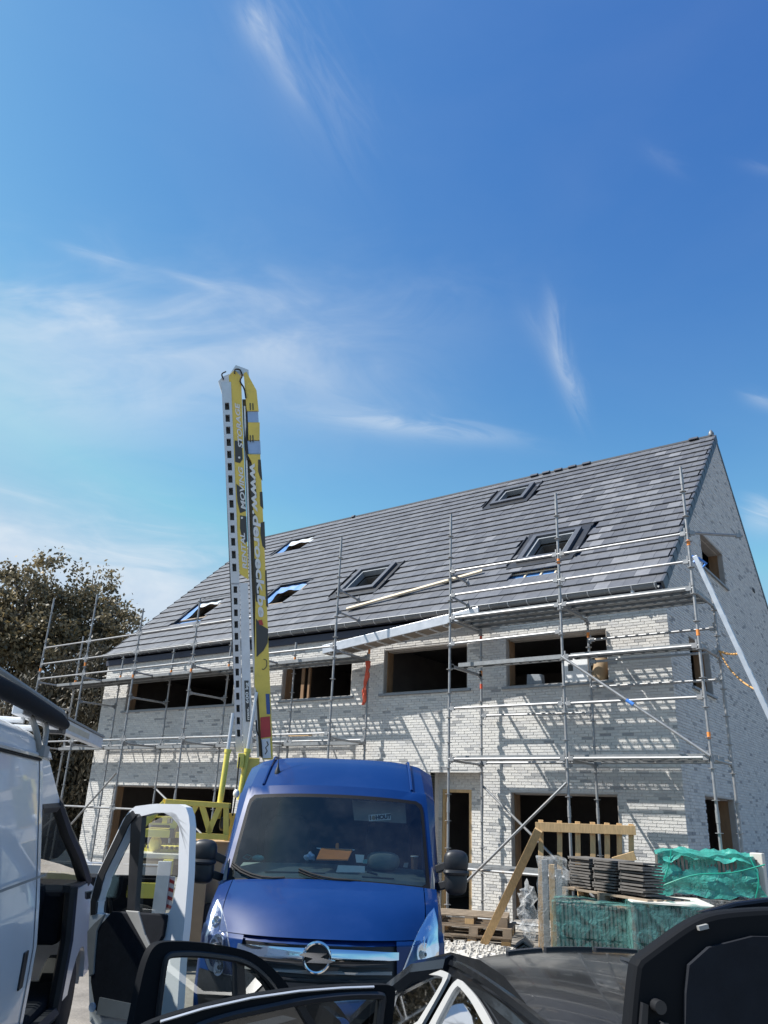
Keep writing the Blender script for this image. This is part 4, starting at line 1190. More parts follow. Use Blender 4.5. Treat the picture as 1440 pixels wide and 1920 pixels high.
# ================================================================== white van at the left, front door open
TF = Frame(-46.6).shifted(-2.12, 5.95)
wv_ = thing('van', 'white high roof panel van at the left edge with its front door open', 'van', TF.o, TF.rot)
SEC = [(.95, .32), (.995, .50), (1.0, .80), (1.0, 1.05), (.97, 1.30), (.915, 1.65), (.875, 1.90), (.825, 2.19)]
def sidex(z): return float(np.interp(z, [q[1] for q in SEC], [q[0] for q in SEC]))
b = MB()
zs_ = [.32, .5, .8, 1.05, 1.3, 1.5, 1.7, 1.90, 2.05, 2.19]
for sg in (-1, 1):
    b.grid(lambda u, v: (sg * sidex(v), u, v), np.linspace(-4.3, -.03, 12), zs_)
    b.grid(lambda u, v: (sg * (sidex(v) + .006), u, v), [-.115, -.03], zs_)         # B pillar strip
    b.add([(sg * sidex(v), -.03, v) for v in zs_] + [(sg * (sidex(v) - .10), -.03, v) for v in zs_], [(i, i + 1, len(zs_) + i + 1, len(zs_) + i) for i in range(len(zs_) - 1)])
b.add([(x * s_, -4.3, z) for s_ in (1,) for x, z in SEC] + [(-x, -4.3, z) for x, z in reversed(SEC)], [tuple(range(2 * len(SEC)))])
part('body_side', b, M_['white'], wv_, smooth=True)
# roof cap with a drip edge
def cap(y, k):
    z0_ = 2.195; pts = []
    for a in np.linspace(0, math.pi, 17):
        c_, s_ = math.cos(a), math.sin(a)
        pts.append((math.copysign(abs(c_) ** .55, c_) * (.845 - .05 * (1 - k)), y, z0_ + .205 * k * abs(s_) ** .6))
    return pts
b = MB()
st = [(-4.3, .95), (-3, 1), (-.6, 1), (-.25, .95), (0, .84), (.18, .66), (.32, .42), (.42, .16), (.45, .05)]
b.loft([cap(y, k) for y, k in st], True)
b.path([(x, y, 2.188) for x, y in ((.845, -4.3), (.845, -.2), (.80, .28), (.62, .47), (0, .52), (-.62, .47), (-.80, .28), (-.845, -.2), (-.845, -4.3))], .016, 6)
part('roof', b, M_['white'], wv_, smooth=True)
b = MB(); b.path([(.838, -4.3, 2.165), (.838, -.15, 2.165), (.79, .30, 2.165)], .009, 5); part('roof_seal', b, M_['rubber'], wv_)
# header above the door and forehead
b = MB()
FH = [(.835, 2.11, .30), (.855, 2.0, .42), (.868, 1.935, .50)]
for sg in (-1, 1):
    b.add([(sg * .828, -.031, 2.19), (sg * .795, .34, 2.19), (sg * .865, .66, 1.90), (sg * .878, -.031, 1.88), (sg * .79, -.031, 1.88), (sg * .78, .64, 1.89)],
          [(0, 1, 2, 3), (3, 2, 5, 4)])
b.loft([[(x, .34 + .17 * (1 - (x / .79) ** 2), 2.19) for x in np.linspace(-.79, .79, 11)], [(x * 1.09, .66 + .2 * (1 - (x / .79) ** 2), 1.90) for x in np.linspace(-.79, .79, 11)]], False, closed=False)
part('forehead', b, M_['white'], wv_, smooth=True)
# pillars, windscreen, bonnet, wing
b = MB()
for sg in (-1, 1):
    b.path([(sg * .845, .62, 1.90), (sg * .875, 1.0, 1.70), (sg * .915, 1.45, 1.50), (sg * .95, 1.88, 1.27)], [.045, .05, .055, .06], 8)  # front pillars coloured black for the shade on their inner side
    b.path([(sg * .955, 1.22, 1.28), (sg * .98, 1.24, .9), (sg * .97, 1.22, .42)], .05, 8)
    b.path([(sg * .85, -.0, 1.86), (sg * .84, .62, 1.87)], .042, 6); b.path([(sg * .86, .0, 1.88), (sg * .94, .0, 1.2), (sg * .95, .0, .5)], .03, 6); b.path([(sg * .93, -.05, .45), (sg * .97, 1.2, .42)], .05, 6)
    b.beam((sg * .93, 1.15, 1.27), (sg * .95, 1.9, 1.25), .06, .05)
part('door_aperture', b, M_['plastic'], wv_, smooth=True)
b = MB(); b.grid(lambda u, v: (u * (.84 + .10 * v), .66 + 1.22 * v + .18 * (1 - u * u), 1.90 - .63 * v), np.linspace(-1, 1, 13), np.linspace(0, 1, 6)); part('windscreen', b, M_['glassl'], wv_, smooth=True)
b = MB()
b.grid(lambda u, v: (u * (.96 - .06 * v * v), 1.90 + .75 * v + .15 * (1 - u * u), 1.27 - .10 * v - .35 * v ** 4), np.linspace(-1, 1, 13), np.linspace(0, 1, 9))
for sg in (-1, 1):
    pts = [(1.25, .45), (1.25, 1.25), (1.9, 1.26), (2.3, 1.18), (2.62, .9), (2.66, .45), (2.45, .45)] + [(2.05 + .38 * math.cos(a), .36 + .38 * math.sin(a)) for a in np.linspace(.24, math.pi - .24, 12)] + [(1.6, .45)]
    b.prism([(sg * .985, y, z) for y, z in pts], (-sg * .04, 0, 0))
b.grid(lambda u, v: (u * .92, 2.66 + .14 * (1 - u * u), .35 + .6 * v), np.linspace(-1, 1, 9), np.linspace(0, 1, 3))
part('front_wing', b, M_['white'], wv_, smooth=True)
# cabin interior
b = MB(); b.box((-.9, 1.32, .85), (.9, 1.85, 1.24)); b.box((.15, 1.16, .95), (.75, 1.34, 1.29)); b.box((-.92, -.05, .35), (.92, 1.9, .52)); b.box((-.5, 1.2, .7), (-.1, 1.4, 1.2))
part('dashboard', b, M_['trim'], wv_, bevel=.04)
b = MB(); b.box((-.78, -.25, .4), (.78, -.2, 1.9)); b.box((-.96, -.0, .45), (-.90, 1.25, 1.22)); part('bulkhead', b, M_['trim'], wv_)
b = MB(); b.ell((-.42, .12, .95), (.24, .26, .13), 14, 8, e=.6); b.ell((-.42, -.08, 1.32), (.24, .10, .36), 14, 8, e=.6); b.ell((.45, .12, .78), (.22, .24, .10), 14, 8, e=.6)
part('seat', b, M_['seat'], wv_, smooth=True)
b = MB(); b.path([(.45 + .19 * math.cos(a), 1.02 + .06 * math.sin(a), 1.20 + .17 * math.sin(a)) for a in np.linspace(0, 6.283, 25)], .015, 6); part('steering_wheel', b, M_['plastic'], wv_, smooth=True)
b = MB(); b.path(smooth_line([(.30, 1.12, 1.03), (.5, 1.10, 1.02), (.66, 1.09, 1.02), (.74, 1.08, 1.07)], 10), [.012 + .012 * math.sin(t) for t in np.linspace(0, 3.1, 10)], 8); part('grab_handle', b, M_['gtrim'], wv_, smooth=True)
b = MB(); b.box((.10, 1.29, 1.08), (.42, 1.315, 1.20)); b.box((.12, 1.28, 1.14), (.40, 1.29, 1.15)); part('air_vent', b, M_['gtrim'], wv_)
b = MB(); b.box((1.0, -.36, .86), (1.012, -.26, 1.06)); hd = part('slide_handle', b, M_['plastic'], wv_, bevel=.01)
for y in (2.05, -3.2):
    for sg in (-1, 1):
        b = MB(); b.loft([[(sg * (.72 + t), y + r_ * math.cos(a), .34 + r_ * math.sin(a)) for a in np.linspace(0, 6.283, 24, endpoint=False)] for t, r_ in ((0, .30), (.02, .335), (.20, .335), (.22, .29))])
        part('wheel', b, M_['rubber'], wv_, smooth=True)
b = MB(); b.grid(lambda u, v: (1.003, u, v), [-4.2, -.9, -.86, -.12], [1.46, 1.475]); part('side_moulding', b, M_['gtrim'], wv_)
# the open door, set on its hinge line
HG = np.array([1.0, 1.22]); TH = rad(50); DD = np.array([math.sin(TH), -math.cos(TH)]); DNRM = np.array([DD[1], -DD[0]])
# outer side normal (away from the cabin) and inner side
def door_pt(a, z, off=0.0):
    q = HG + DD * a + np.array([math.cos(TH), math.sin(TH)]) * off
    return np.array([q[0], q[1], z])
def door_px(x, y):        # sight line met with the door plane, as (a, z)
    P0 = TF.world(door_pt(0, 0)); n_ = np.append(TF.rt[:2] * math.cos(TH) + TF.fw[:2] * math.sin(TH), 0)
    d = sight(x, y); P = CAM + d * ((P0 - CAM) @ n_) / (d @ n_) - TF.o
    l = np.array([P @ TF.rt, P @ TF.fw]); return float((l - HG) @ DD), float(P[2])
out_px = [(168, 1915), (165, 1760), (170, 1680), (182, 1640), (235, 1528), (252, 1512), (290, 1507), (340, 1508), (352, 1516), (356, 1545), (353, 1640), (345, 1740), (338, 1800), (330, 1930), (260, 2010)]
in_px = [(188, 1715), (180, 1712), (183, 1690), (198, 1640), (246, 1545), (258, 1532), (290, 1524), (325, 1523), (334, 1530), (336, 1560), (334, 1640), (322, 1700), (316, 1712), (280, 1716), (230, 1716)]
N_ = 60
OA = resample([door_px(*p) for p in out_px], N_); IA = resample([door_px(*p) for p in in_px], N_)
def align(A, B):
    ca = A.mean(0); cb = B.mean(0)
    aa = np.unwrap(np.arctan2(A[:, 1] - ca[1], A[:, 0] - ca[0])); k = np.argmin(np.abs(np.angle(np.exp(1j * (np.arctan2(B[:, 1] - cb[1], B[:, 0] - cb[0]) - aa[0])))))
    return np.roll(B, -k, 0)
ap = align(OA, IA)
b = MB(); b.ringprism([door_pt(*p) for p in OA], [door_pt(*p) for p in ap], door_pt(0, 0, .07) - door_pt(0, 0))
door = part('door', b, M_['white'], wv_, smooth=False, label='open white front door with dark inner trim')
def dpoly(pxs, off, th, name, m_, parent=door, smooth=False, bevel=0.0):
    q = [door_pt(*door_px(*p), off) for p in pxs]; b = MB(); b.prism(q, door_pt(0, 0, th) - door_pt(0, 0)); return part(name, b, M_[m_], parent, smooth=smooth, bevel=bevel)
tr = dpoly([(178, 1770), (188, 1740), (216, 1708), (300, 1712), (318, 1714), (312, 1755), (292, 1790), (284, 1830), (288, 1880), (262, 1905), (185, 1895), (176, 1840)], -.035, .03, 'inner_trim', 'trim', bevel=.012)
dpoly([(244, 1706), (268, 1708), (281, 1752), (292, 1776), (286, 1782), (274, 1760)], -.050, .02, 'pull_handle', 'gtrim', bevel=.006)
dpoly([(185, 1730), (205, 1712), (190, 1745), (186, 1790), (184, 1825), (176, 1830), (172, 1780), (172, 1745)], -.045, .02, 'speaker_grille', 'gtrim', bevel=.006)
dpoly([(196, 1868), (255, 1880), (248, 1910), (190, 1900)], -.048, .02, 'door_pocket', 'gtrim')
a_, z_ = door_px(184, 1886); b = MB(); b.prism([door_pt(a_ + .032 * math.cos(t), z_ + .03 * math.sin(t), -.06) for t in np.linspace(0, 6.283, 20, endpoint=False)], door_pt(0, 0, .01) - door_pt(0, 0)); part('round_sticker', b, M_['bluegrey'], door)
dpoly([(246, 1526), (262, 1526), (266, 1532), (252, 1712), (238, 1712)], .0, .05, 'window_bar', 'plastic')
dpoly([(172, 1690), (185, 1640), (238, 1530), (250, 1520), (256, 1530), (244, 1545), (198, 1640), (183, 1690), (181, 1714), (172, 1716)], -.012, .02, 'window_seal', 'plastic')
b = MB(); b.add([door_pt(*p, .04) for p in IA], [tuple(range(N_))]); part('pane', b, M_['glassl'], door)
c_ = door_pt(.14, 1.33, .20)
b = MB(); b.ell(c_, (.10, .06, .155), 16, 10, e=.6); b.beam(door_pt(.05, 1.22, .05), c_ + [0, 0, -.08], .07, .05); mir = part('side_mirror', b, M_['plastic'], door, smooth=True)
b = MB(); b.box((-.075, -.008, -.12), (.075, 0, .12)); g_ = part('mirror_glass', b, M_['mirror'], mir); g_.location = tuple(c_ + [0, -.062, 0]); g_.rotation_euler = (rad(-4), 0, rad(12))
# roof bars and the load
RKH = 2.12
rk = thing('roof_rack', 'grey tubular roof rack on the white van', 'roof rack', TF.world((0, -1.2, 2.39)), TF.rot)
def rloc(p): return np.array(p) - np.array([0, -1.2, 2.39])
for y in (-.22, -1.9, -3.5):
    for sg in (-1, 1):
        b = MB()
        b.path(smooth_line([(sg * .72, y - .16, 2.44), (sg * .79, y - .16, 2.41), (sg * .84, y - .12, 2.30), (sg * .85, y - .05, 2.23), (sg * .85, y + .05, 2.23), (sg * .84, y + .12, 2.30), (sg * .81, y + .17, 2.40), (sg * .72, y + .17, 2.43)], 24), .02, 8)
        b.box((sg * .85 - .04, y - .07, 2.18), (sg * .85 + .04, y + .07, 2.25)); b.map(rloc); part('bracket', b, M_['gtrim'], rk, smooth=True)
    for dy, zz in ((.17, 2.37), (-.16, 2.39)):
        b = MB(); b.tube((-.75, y + dy, zz), (.75, y + dy, zz), .02, 8); b.map(rloc); part('cross_bar', b, M_['alud'], rk, smooth=True)
# aluminium plank with a dark wrap and a pipe, carried beyond the nose of the van
e0, e1 = np.array([.76, -.62, 2.455]), np.array([.76, 2.62, 2.470])
pk = thing('plank', 'grey aluminium plank on the roof rack of the white van, sticking out ahead', 'plank', TF.world(e0), TF.rot)
b = MB(); b.beam(e0, e1, .07, .10); b.map(lambda p: p - e0); part('hollow_section', b, M_['alud'], pk, bevel=.006)
b = MB(); b.beam(e0 + [.0, 0, .062], e1 + [0, 0, .058], .10, .016); b.map(lambda p: p - e0); part('flange', b, M_['gtrim'], pk)
b = MB(); b.beam([.76, .50, 2.462], [.76, .62, 2.462], .12, .15); b.map(lambda p: p - e0); part('rubber_band', b, M_['plastic'], pk)
b = MB(); b.beam([.797, .8, 2.462], [.797, 1.8, 2.466], .002, .045); b.map(lambda p: p - e0); part('orange_label', b, M_['batten'], pk)
b = MB(); b.path([(.84, -3.2, 2.46), (.85, -1, 2.47), (.85, .1, 2.455), (.83, .5, 2.45)], [.05, .055, .05, .035], 14); b.map(lambda p: TF.world(p)); solo('rolled_tarp', b, M_['trim'], 'dark rolled tarp beside the plank on the roof of the white van', 'tarp', smooth=True)
pA, pB = np.array([.80, -3.4, 2.60]), np.array([.80, .48, 2.535])
b = MB(); b.path([pA, pB, pB + [0, .08, -.03], pB + [0, .1, -.10]], .022, 8); b.map(lambda p: TF.world(p)); solo('grey_pipe', b, M_['gtrim'], 'long grey pipe lying above the rolled tarp on the white van', 'pipe', smooth=True)

M_['tgate'] = mat('black_inner_paint', (.010, .011, .013), .7, var=.1, scale=3, spec=.07)
# ================================================================== black car in the foreground
BF = Frame(-46)
BO = BF.shifted(1.48, 2.9)
car = thing('car', 'black car in the foreground with doors and tailgate standing open', 'car', BO.o, BO.rot)
def cl(p): return np.array(p, float) - np.array([1.48, 2.9, 0])     # from camera-based lateral/forward to the car's own frame
def CP(u, v):       # roof: u across -1..1, v along 0 rear .. 1 front
    y = 1.95 + 1.47 * v
    w = .575 - .02 * (1 - v)
    z = 1.445 - .05 * abs(u) ** 2.5 - .045 * (1 - v) ** 2.2 - .02 * v ** 6
    return cl((1.48 + u * w, y + .06 * (1 - u * u) * v, z))
b = MB(); b.grid(lambda u, v: CP(u, v), np.linspace(-1, 1, 25), np.linspace(0, 1, 25)); roofp = part('roof', b, M_['blackpaint'], car, smooth=True)
def SIDE(sg, t, v):  # t 0 at roof rail, 1 at belt line
    p = CP(sg, v)
    q = cl((1.48 + sg * .82, 1.95 + 1.5 * v, .95))
    bulge = math.sin(t * math.pi) * .035
    r_ = p * (1 - t) + q * t
    r_[0] += sg * bulge; return r_
b = MB()
for sg in (-1, 1):
    vlist = np.linspace(0, 1, 17)
    b.grid(lambda t, v: SIDE(sg, t, v), [0, .04, .10], vlist)
    b.path([SIDE(sg, .0, v) + [sg * .012, 0, .0] for v in vlist], .018, 6)
    # front pillar, wing line, lower body
    b.path([SIDE(sg, .03, 1), cl((1.48 + sg * .66, 3.70, 1.30)), cl((1.48 + sg * .76, 4.1, 1.10)), cl((1.48 + sg * .80, 4.4, .96))], [.045, .045, .05, .05], 8)
    b.prism([cl((1.48 + sg * .84, y, z)) for y, z in ((.95, .35), (.95, .9), (1.5, .96), (3.5, .96), (4.5, .95), (5.3, .85), (5.7, .6), (5.7, .35))], (sg * .04, 0, 0))
    b.beam(SIDE(sg, .02, 0), cl((1.48 + sg * .82, 1.35, .95)), .10, .06)
b.grid(lambda u, v: cl((1.48 + u * .83, 4.4 + 1.2 * v, .97 - .10 * v * v - .03 * u * u)), np.linspace(-1, 1, 9), np.linspace(0, 1, 6))
part('body', b, M_['blackpaint'], car, smooth=True)
b = MB(); b.grid(lambda u, v: CP(u, 1) * (1 - v) + cl((1.48 + u * .80, 4.4, .97)) * v, np.linspace(-1, 1, 9), np.linspace(0, 1, 5)); part('windscreen', b, M_['glassd'], car, smooth=True)
b = MB(); b.box(cl((.75, 1.0, .4)), cl((2.2, 4.4, .46))); b.box(cl((.8, 3.9, .5)), cl((2.15, 4.4, .95))); part('cabin_floor', b, M_['trim'], car)
b = MB()
for x in (1.1, 1.85):
    for y in (3.2, 2.35):
        b.ell(cl((x, y, .95)), (.24, .09, .30), 12, 8, e=.7); b.ell(cl((x, y - .03, 1.26)), (.13, .06, .09), 12, 8, e=.7)
part('seat', b, M_['seat'], car, smooth=True)
for y in (1.75, 4.75):
    for sg in (-1, 1):
        b = MB(); b.loft([[cl((1.48 + sg * (.70 + t), y + r_ * math.cos(a), .32 + r_ * math.sin(a))) for a in np.linspace(0, 6.283, 24, endpoint=False)] for t, r_ in ((0, .28), (.02, .315), (.19, .315), (.21, .28))]); part('wheel', b, M_['rubber'], car, smooth=True)
# side glass with satin trim: outlines on the tumblehome plane of the near side
pA = BO.world(SIDE(-1, .0, .2)); pB = BO.world(SIDE(-1, .0, .9)); pC = BO.world(SIDE(-1, 1.0, .5))
SNRM = nz(np.cross(pB - pA, pC - pA))
if SNRM @ (CAM - pA) < 0: SNRM = -SNRM
def side_px(x, y, off=0.0):
    d = sight(x, y); P0 = pA + SNRM * (.02 + off); P = CAM + d * ((P0 - CAM) @ SNRM) / (d @ SNRM) - BO.o
    return np.array([P @ BO.rt, P @ BO.fw, P[2]])
W1o = smooth_line([(735, 1862), (752, 1846), (775, 1828), (800, 1820), (830, 1822), (846, 1828)], 22).tolist() + smooth_line([(843, 1838), (826, 1870), (795, 1925)], 8).tolist() + [(740, 1960), (715, 1930)]
W1i = smooth_line([(742, 1866), (756, 1854), (778, 1838), (800, 1831), (824, 1832), (835, 1836)], 22).tolist() + smooth_line([(833, 1844), (818, 1870), (788, 1918)], 8).tolist() + [(740, 1950), (722, 1928)]
W2o = smooth_line([(795, 1950), (825, 1895), (850, 1852), (863, 1839)], 12).tolist() + smooth_line([(872, 1843), (895, 1868), (915, 1898), (935, 1935)], 14).tolist() + [(930, 1965), (860, 1985)]
W2i = smooth_line([(808, 1950), (835, 1897), (854, 1862), (863, 1852)], 12).tolist() + smooth_line([(868, 1856), (887, 1880), (903, 1908), (921, 1940)], 14).tolist() + [(918, 1960), (860, 1975)]
b = MB(); b.add([side_px(x, y, -.010) for x, y in ((700, 1960), (716, 1880), (735, 1852), (765, 1818), (800, 1797), (845, 1785), (900, 1800), (945, 1830), (985, 1880), (1010, 1940), (1000, 1990))], [tuple(range(11))]); part('side_panel', b, M_['blackpaint'], car)
for o2, i2 in ((W1o, W1i), (W2o, W2i)):
    b = MB(); b.ringprism([side_px(*p) for p in o2], [side_px(*p) for p in i2], BO.rt @ SNRM * np.array([.012, 0, 0]) + BO.fw @ SNRM * np.array([0, .012, 0]) + np.array([0, 0, .012 * SNRM[2]]))
    wn_ = part('side_window', b, M_['satin'], car)
    b = MB(); b.add([side_px(*p, .001) for p in i2], [tuple(range(len(i2)))]); part('pane', b, M_['glassd'], wn_)
# strip with clips along the front edge of the roof, thin rod standing in for a reflection
for k, (u0, u1) in enumerate(((-.62, -.36), (-.33, .02), (.05, .36), (.39, .62), (.65, .9))):
    b = MB(); b.loft([[CP(u, .985) + o2 for o2 in ([0, -.012, -.002], [0, -.012, .010 + .003 * (k % 2)], [0, .02, .010], [0, .02, -.004])] for u in np.linspace(u0, u1, 6)]); part('roof_strip', b, M_['plastic'], roofp)
b = MB(); b.path([CP(.02, .80) + [0, 0, .0], CP(-.02, .55) + [0, 0, .02], CP(-.06, .30) + [0, 0, .05]], [.009, .006, .004], 6); part('antenna_or_reflection', b, M_['plastic'], car, smooth=True)  # reflection line on the roof, built as a thin dark rod
# open doors: frames in upright planes of their own
def vplane_px(P0, P1, x, y):
    e = np.append(nz(np.array(P1[:2]) - np.array(P0[:2])), 0); n_ = np.array([-e[1], e[0], 0])
    d = sight(x, y); A = BF.world((P0[0], P0[1], 0)); nw = BF.rt * n_[0] + BF.fw * n_[1]
    P = CAM + d * ((A - CAM) @ nw) / (d @ nw) - BO.o
    return np.array([P @ BO.rt, P @ BO.fw, P[2]]), n_
def car_door(P0, P1, outer, inner, lower, name_label, extra=None):
    n_ = vplane_px(P0, P1, 600, 1850)[1]
    Q = lambda pl: [vplane_px(P0, P1, *p)[0] for p in pl]
    b = MB(); O, I = Q(outer), Q(inner)
    k = len(O)
    vs_ = O + I + [p + n_ * .035 for p in O] + [p + n_ * .035 for p in I]
    fs = []
    for i in range(k - 1):
        j = i + 1
        fs += [(i, j, k + j, k + i), (2 * k + i, 3 * k + i, 3 * k + j, 2 * k + j), (i, 2 * k + i, 2 * k + j, j), (k + i, k + j, 3 * k + j, 3 * k + i)]
    b.add(vs_, fs)
    d_ = part('door', b, M_['tgate'], car, smooth=True, label=name_label)
    b = MB(); b.path([p - n_ * .006 for p in I], .012, 6, caps=False); part('window_seal', b, M_['plastic'], d_, smooth=True)
    b = MB(); b.add([p + n_ * .018 for p in I], [tuple(range(k))]); part('pane', b, M_['glassl'], d_)
    b = MB(); L0, L1 = O[0], O[-1]
    lo = [L0, L1, np.array([L1[0], L1[1], .42]), np.array([L0[0], L0[1], .42])]
    zc = min(L0[2], L1[2])
    b.prism([np.array([L0[0], L0[1], zc]), np.array([L1[0], L1[1], zc]), lo[2], lo[3]], n_ * .09); part('door_panel', b, M_['trim'], d_)
    return d_, n_
fo_ = smooth_line([(232, 1990), (248, 1925), (264, 1845), (276, 1800), (290, 1775), (312, 1766), (370, 1767), (430, 1775), (475, 1788), (508, 1812), (540, 1848), (560, 1890)], 40).tolist()
fi_ = smooth_line([(286, 1990), (292, 1925), (302, 1845), (308, 1805), (314, 1793), (328, 1789), (370, 1789), (420, 1795), (455, 1803), (485, 1822), (512, 1852), (528, 1890)], 40).tolist()
d1, n1 = car_door((-.30, 3.40), (.62, 4.25), fo_, fi_, None, 'open front door seen through the open rear door')
b = MB(); q = [vplane_px((-.30, 3.40), (.62, 4.25), x, y)[0] for x, y in ((444, 1800), (458, 1804), (462, 1870), (446, 1870))]; b.prism(q, n1 * .03); part('window_bar', b, M_['plastic'], d1)
ro_ = smooth_line([(215, 1975), (250, 1938), (300, 1912), (380, 1888), (470, 1868), (560, 1855), (640, 1849), (700, 1847), (732, 1848), (741, 1858), (738, 1900), (730, 1980)], 48).tolist()
ri_ = smooth_line([(300, 1990), (320, 1955), (370, 1925), (430, 1905), (500, 1890), (570, 1876), (640, 1868), (690, 1866), (712, 1867), (716, 1874), (712, 1905), (704, 1980)], 48).tolist()
d2, n2 = car_door((-.42, 2.55), (.62, 2.95), ro_, ri_, None, 'open rear door nearest the camera')
b = MB(); q = [vplane_px((-.42, 2.55), (.62, 2.95), x, y)[0] for x, y in ((553, 1880), (566, 1878), (602, 1935), (588, 1940))]; b.prism(q, n2 * .03); part('window_bar', b, M_['plastic'], d2)
b = MB(); b.path([vplane_px((-.42, 2.55), (.62, 2.95), x, y)[0] - n2 * .004 for x, y in ((300, 1915), (380, 1891), (470, 1871), (560, 1858), (640, 1852), (700, 1850))], .004, 4); part('edge_strip', b, M_['alud'], d2)
# tailgate raised behind the roof
TG0, TG1 = (.6, 1.82), (2.4, 1.82)
tgo = smooth_line([(1152, 2080), (1160, 1940), (1168, 1850), (1174, 1803)], 10).tolist() + smooth_line([(1181, 1791), (1230, 1755), (1275, 1725), (1315, 1709), (1370, 1702), (1440, 1699), (1520, 1704), (1600, 1722), (1680, 1760)], 24).tolist() + [(1700, 1850), (1712, 2080)]
Q = [vplane_px(TG0, TG1, *p)[0] for p in tgo]
nT = vplane_px(TG0, TG1, 1300, 1800)[1]
if nT[1] > 0: nT = -nT
b = MB(); b.prism(Q, nT * .05); tg = part('tailgate', b, M_['tgate'], car, bevel=.012, label='raised tailgate with its dark inner side towards the camera')
cen = np.mean(Q, 0)
tin = [(1262, 2080), (1255, 1940), (1258, 1850), (1264, 1800), (1300, 1768), (1380, 1748), (1500, 1750), (1600, 1775), (1640, 1850), (1640, 2080)]
b = MB(); b.prism([vplane_px(TG0, TG1, *p)[0] + nT * .052 for p in tin], nT * .012); part('inner_trim', b, M_['trim'], tg)
for x, y, r_ in ((1207, 1874, .013), (1217, 1912, .011)):
    c_ = vplane_px(TG0, TG1, x, y)[0]; b = MB(); b.tube(c_ + nT * .05, c_ + nT * .075, r_, 14); part('rubber_stop', b, M_['plastic'], tg, smooth=True)
b = MB(); b.prism([vplane_px(TG0, TG1, *p)[0] + nT * .05 for p in ((1180, 1868), (1190, 1872), (1186, 1935), (1174, 1935))], nT * .012); part('seal_clip', b, M_['plastic'], tg)
b = MB(); b.prism([vplane_px(TG0, TG1, *p)[0] + nT * .05 for p in ((1283, 1730), (1300, 1726), (1302, 1734), (1285, 1738))], nT * .01); part('catch', b, M_['gtrim'], tg)
sp = [vplane_px((.6, 1.95), (2.4, 1.95), *p)[0] for p in ((1310, 1712), (1380, 1692), (1440, 1684), (1520, 1684), (1600, 1700), (1600, 1720), (1440, 1712))]
b = MB(); b.prism(sp, nT * -.03); part('spoiler', b, M_['blackpaint'], tg, bevel=.008)

# ================================================================== furniture lift on its trailer
LF = Frame(-45.5).shifted(0, 12.0)
lift = thing('furniture_lift', 'yellow and aluminium furniture lift standing upright behind the blue van', 'lift', LF.world(LF.at(380, 1700, .9) * [1, 1, 0]), LF.rot)
LO = np.array([lift.location.x, lift.location.y, 0])
def l2(p): return LF.world(p) - LO      # to world offset from the lift's base (before its rotation)
_li = np.array([[LF.rt[0], LF.rt[1], 0], [LF.fw[0], LF.fw[1], 0], [0, 0, 1]])
def LL(p): return _li @ (LF.world(p) - LO)
MB0, MT0 = LF.at(476, 1437, .35), LF.at(447, 690, -.55)
mh = nz(MT0 - MB0); ma = nz(np.array([1, 0, 0]) - mh * mh[0]); mn = -np.cross(mh, ma)
if mn[1] > 0: mn = -mn
mnw = LF.rt * mn[0] + LF.fw * mn[1] + np.array([0, 0, mn[2]]); mo = LF.world(MB0)
def mast_px(x, y):
    d = sight(x, y); P = CAM + d * ((mo - CAM) @ mnw) / (d @ mnw) - mo
    p = np.array([P @ LF.rt, P @ LF.fw, P[2]]); return float(p @ ma), float(p @ mh)
def mp(a, h, d=0.0): return LL(MB0 + ma * a + mh * h + mn * d)
def mpoly(pxs, d0, th, name, m_, parent=lift, bevel=0.0, smooth=False):
    q = [mast_px(*p) for p in pxs]; b = MB(); b.prism([mp(a, h, d0) for a, h in q], mp(0, 0, th) - mp(0, 0, 0)); return part(name, b, M_[m_], parent, bevel=bevel, smooth=smooth)
def railing(pxL0, pxL1, pxR0, pxR1, hole_px, hole_w, name, parent=lift):
    """side rail with a row of rectangular holes, built as bars around each hole; L/R at top (0) and bottom (1)"""
    L0, L1, R0, R1 = (np.array(mast_px(*p)) for p in (pxL0, pxL1, pxR0, pxR1))
    b = MB(); th = mp(0, 0, -.09) - mp(0, 0, 0)
    def at(s_, t): return (L0 * (1 - t) + L1 * t) * (1 - s_) + (R0 * (1 - t) + R1 * t) * s_
    y0, y1 = pxL0[1], pxL1[1]
    ts = [0.0]
    for y in hole_px: ts += [(y - hole_w / 2 - y0) / (y1 - y0), (y + hole_w / 2 - y0) / (y1 - y0)]
    ts.append(1.0)
    def slab(s0, s1, t0, t1): b.prism([mp(*at(s0, t0)), mp(*at(s1, t0)), mp(*at(s1, t1)), mp(*at(s0, t1))], th)
    slab(0, .26, 0, 1); slab(.72, 1, 0, 1)
    for i in range(0, len(ts), 2): slab(.26, .72, ts[i], ts[i + 1])
    return part(name, b, M_['alu'], parent)
railing((415, 716), (433, 1096), (433, 716), (449, 1096), [764 + 23.2 * k for k in range(14)], 14, 'upper_rail')
railing((433.5, 1093), (442, 1410), (449, 1093), (454.5, 1410), [1106 + 22.5 * k for k in range(13)], 13, 'lower_rail')
b = MB(); b.prism([mp(*mast_px(x, y), -.095) for x, y in ((416, 716), (432, 716), (454, 1410), (443, 1410))], mp(0, 0, -.01) - mp(0, 0, 0)); part('rail_back', b, M_['decal'], lift)
mpoly([(429, 704), (440, 693), (452, 706), (466, 1086), (449, 1075)], -.01, -.06, 'sign_strip', 'yellow')
for pl in ([(440, 826), (453, 826), (455, 860), (450, 868), (441, 866)], [(443, 907), (459, 920), (461, 958), (450, 962), (445, 940)], [(450, 966), (462, 968), (464, 1015), (456, 1020), (450, 990)]):
    mpoly(pl, -.008, .004, 'dark_blob', 'decal')
mpoly([(450, 1093), (465, 1093), (474, 1412), (456, 1412)], -.01, -.08, 'lower_plate', 'alud')
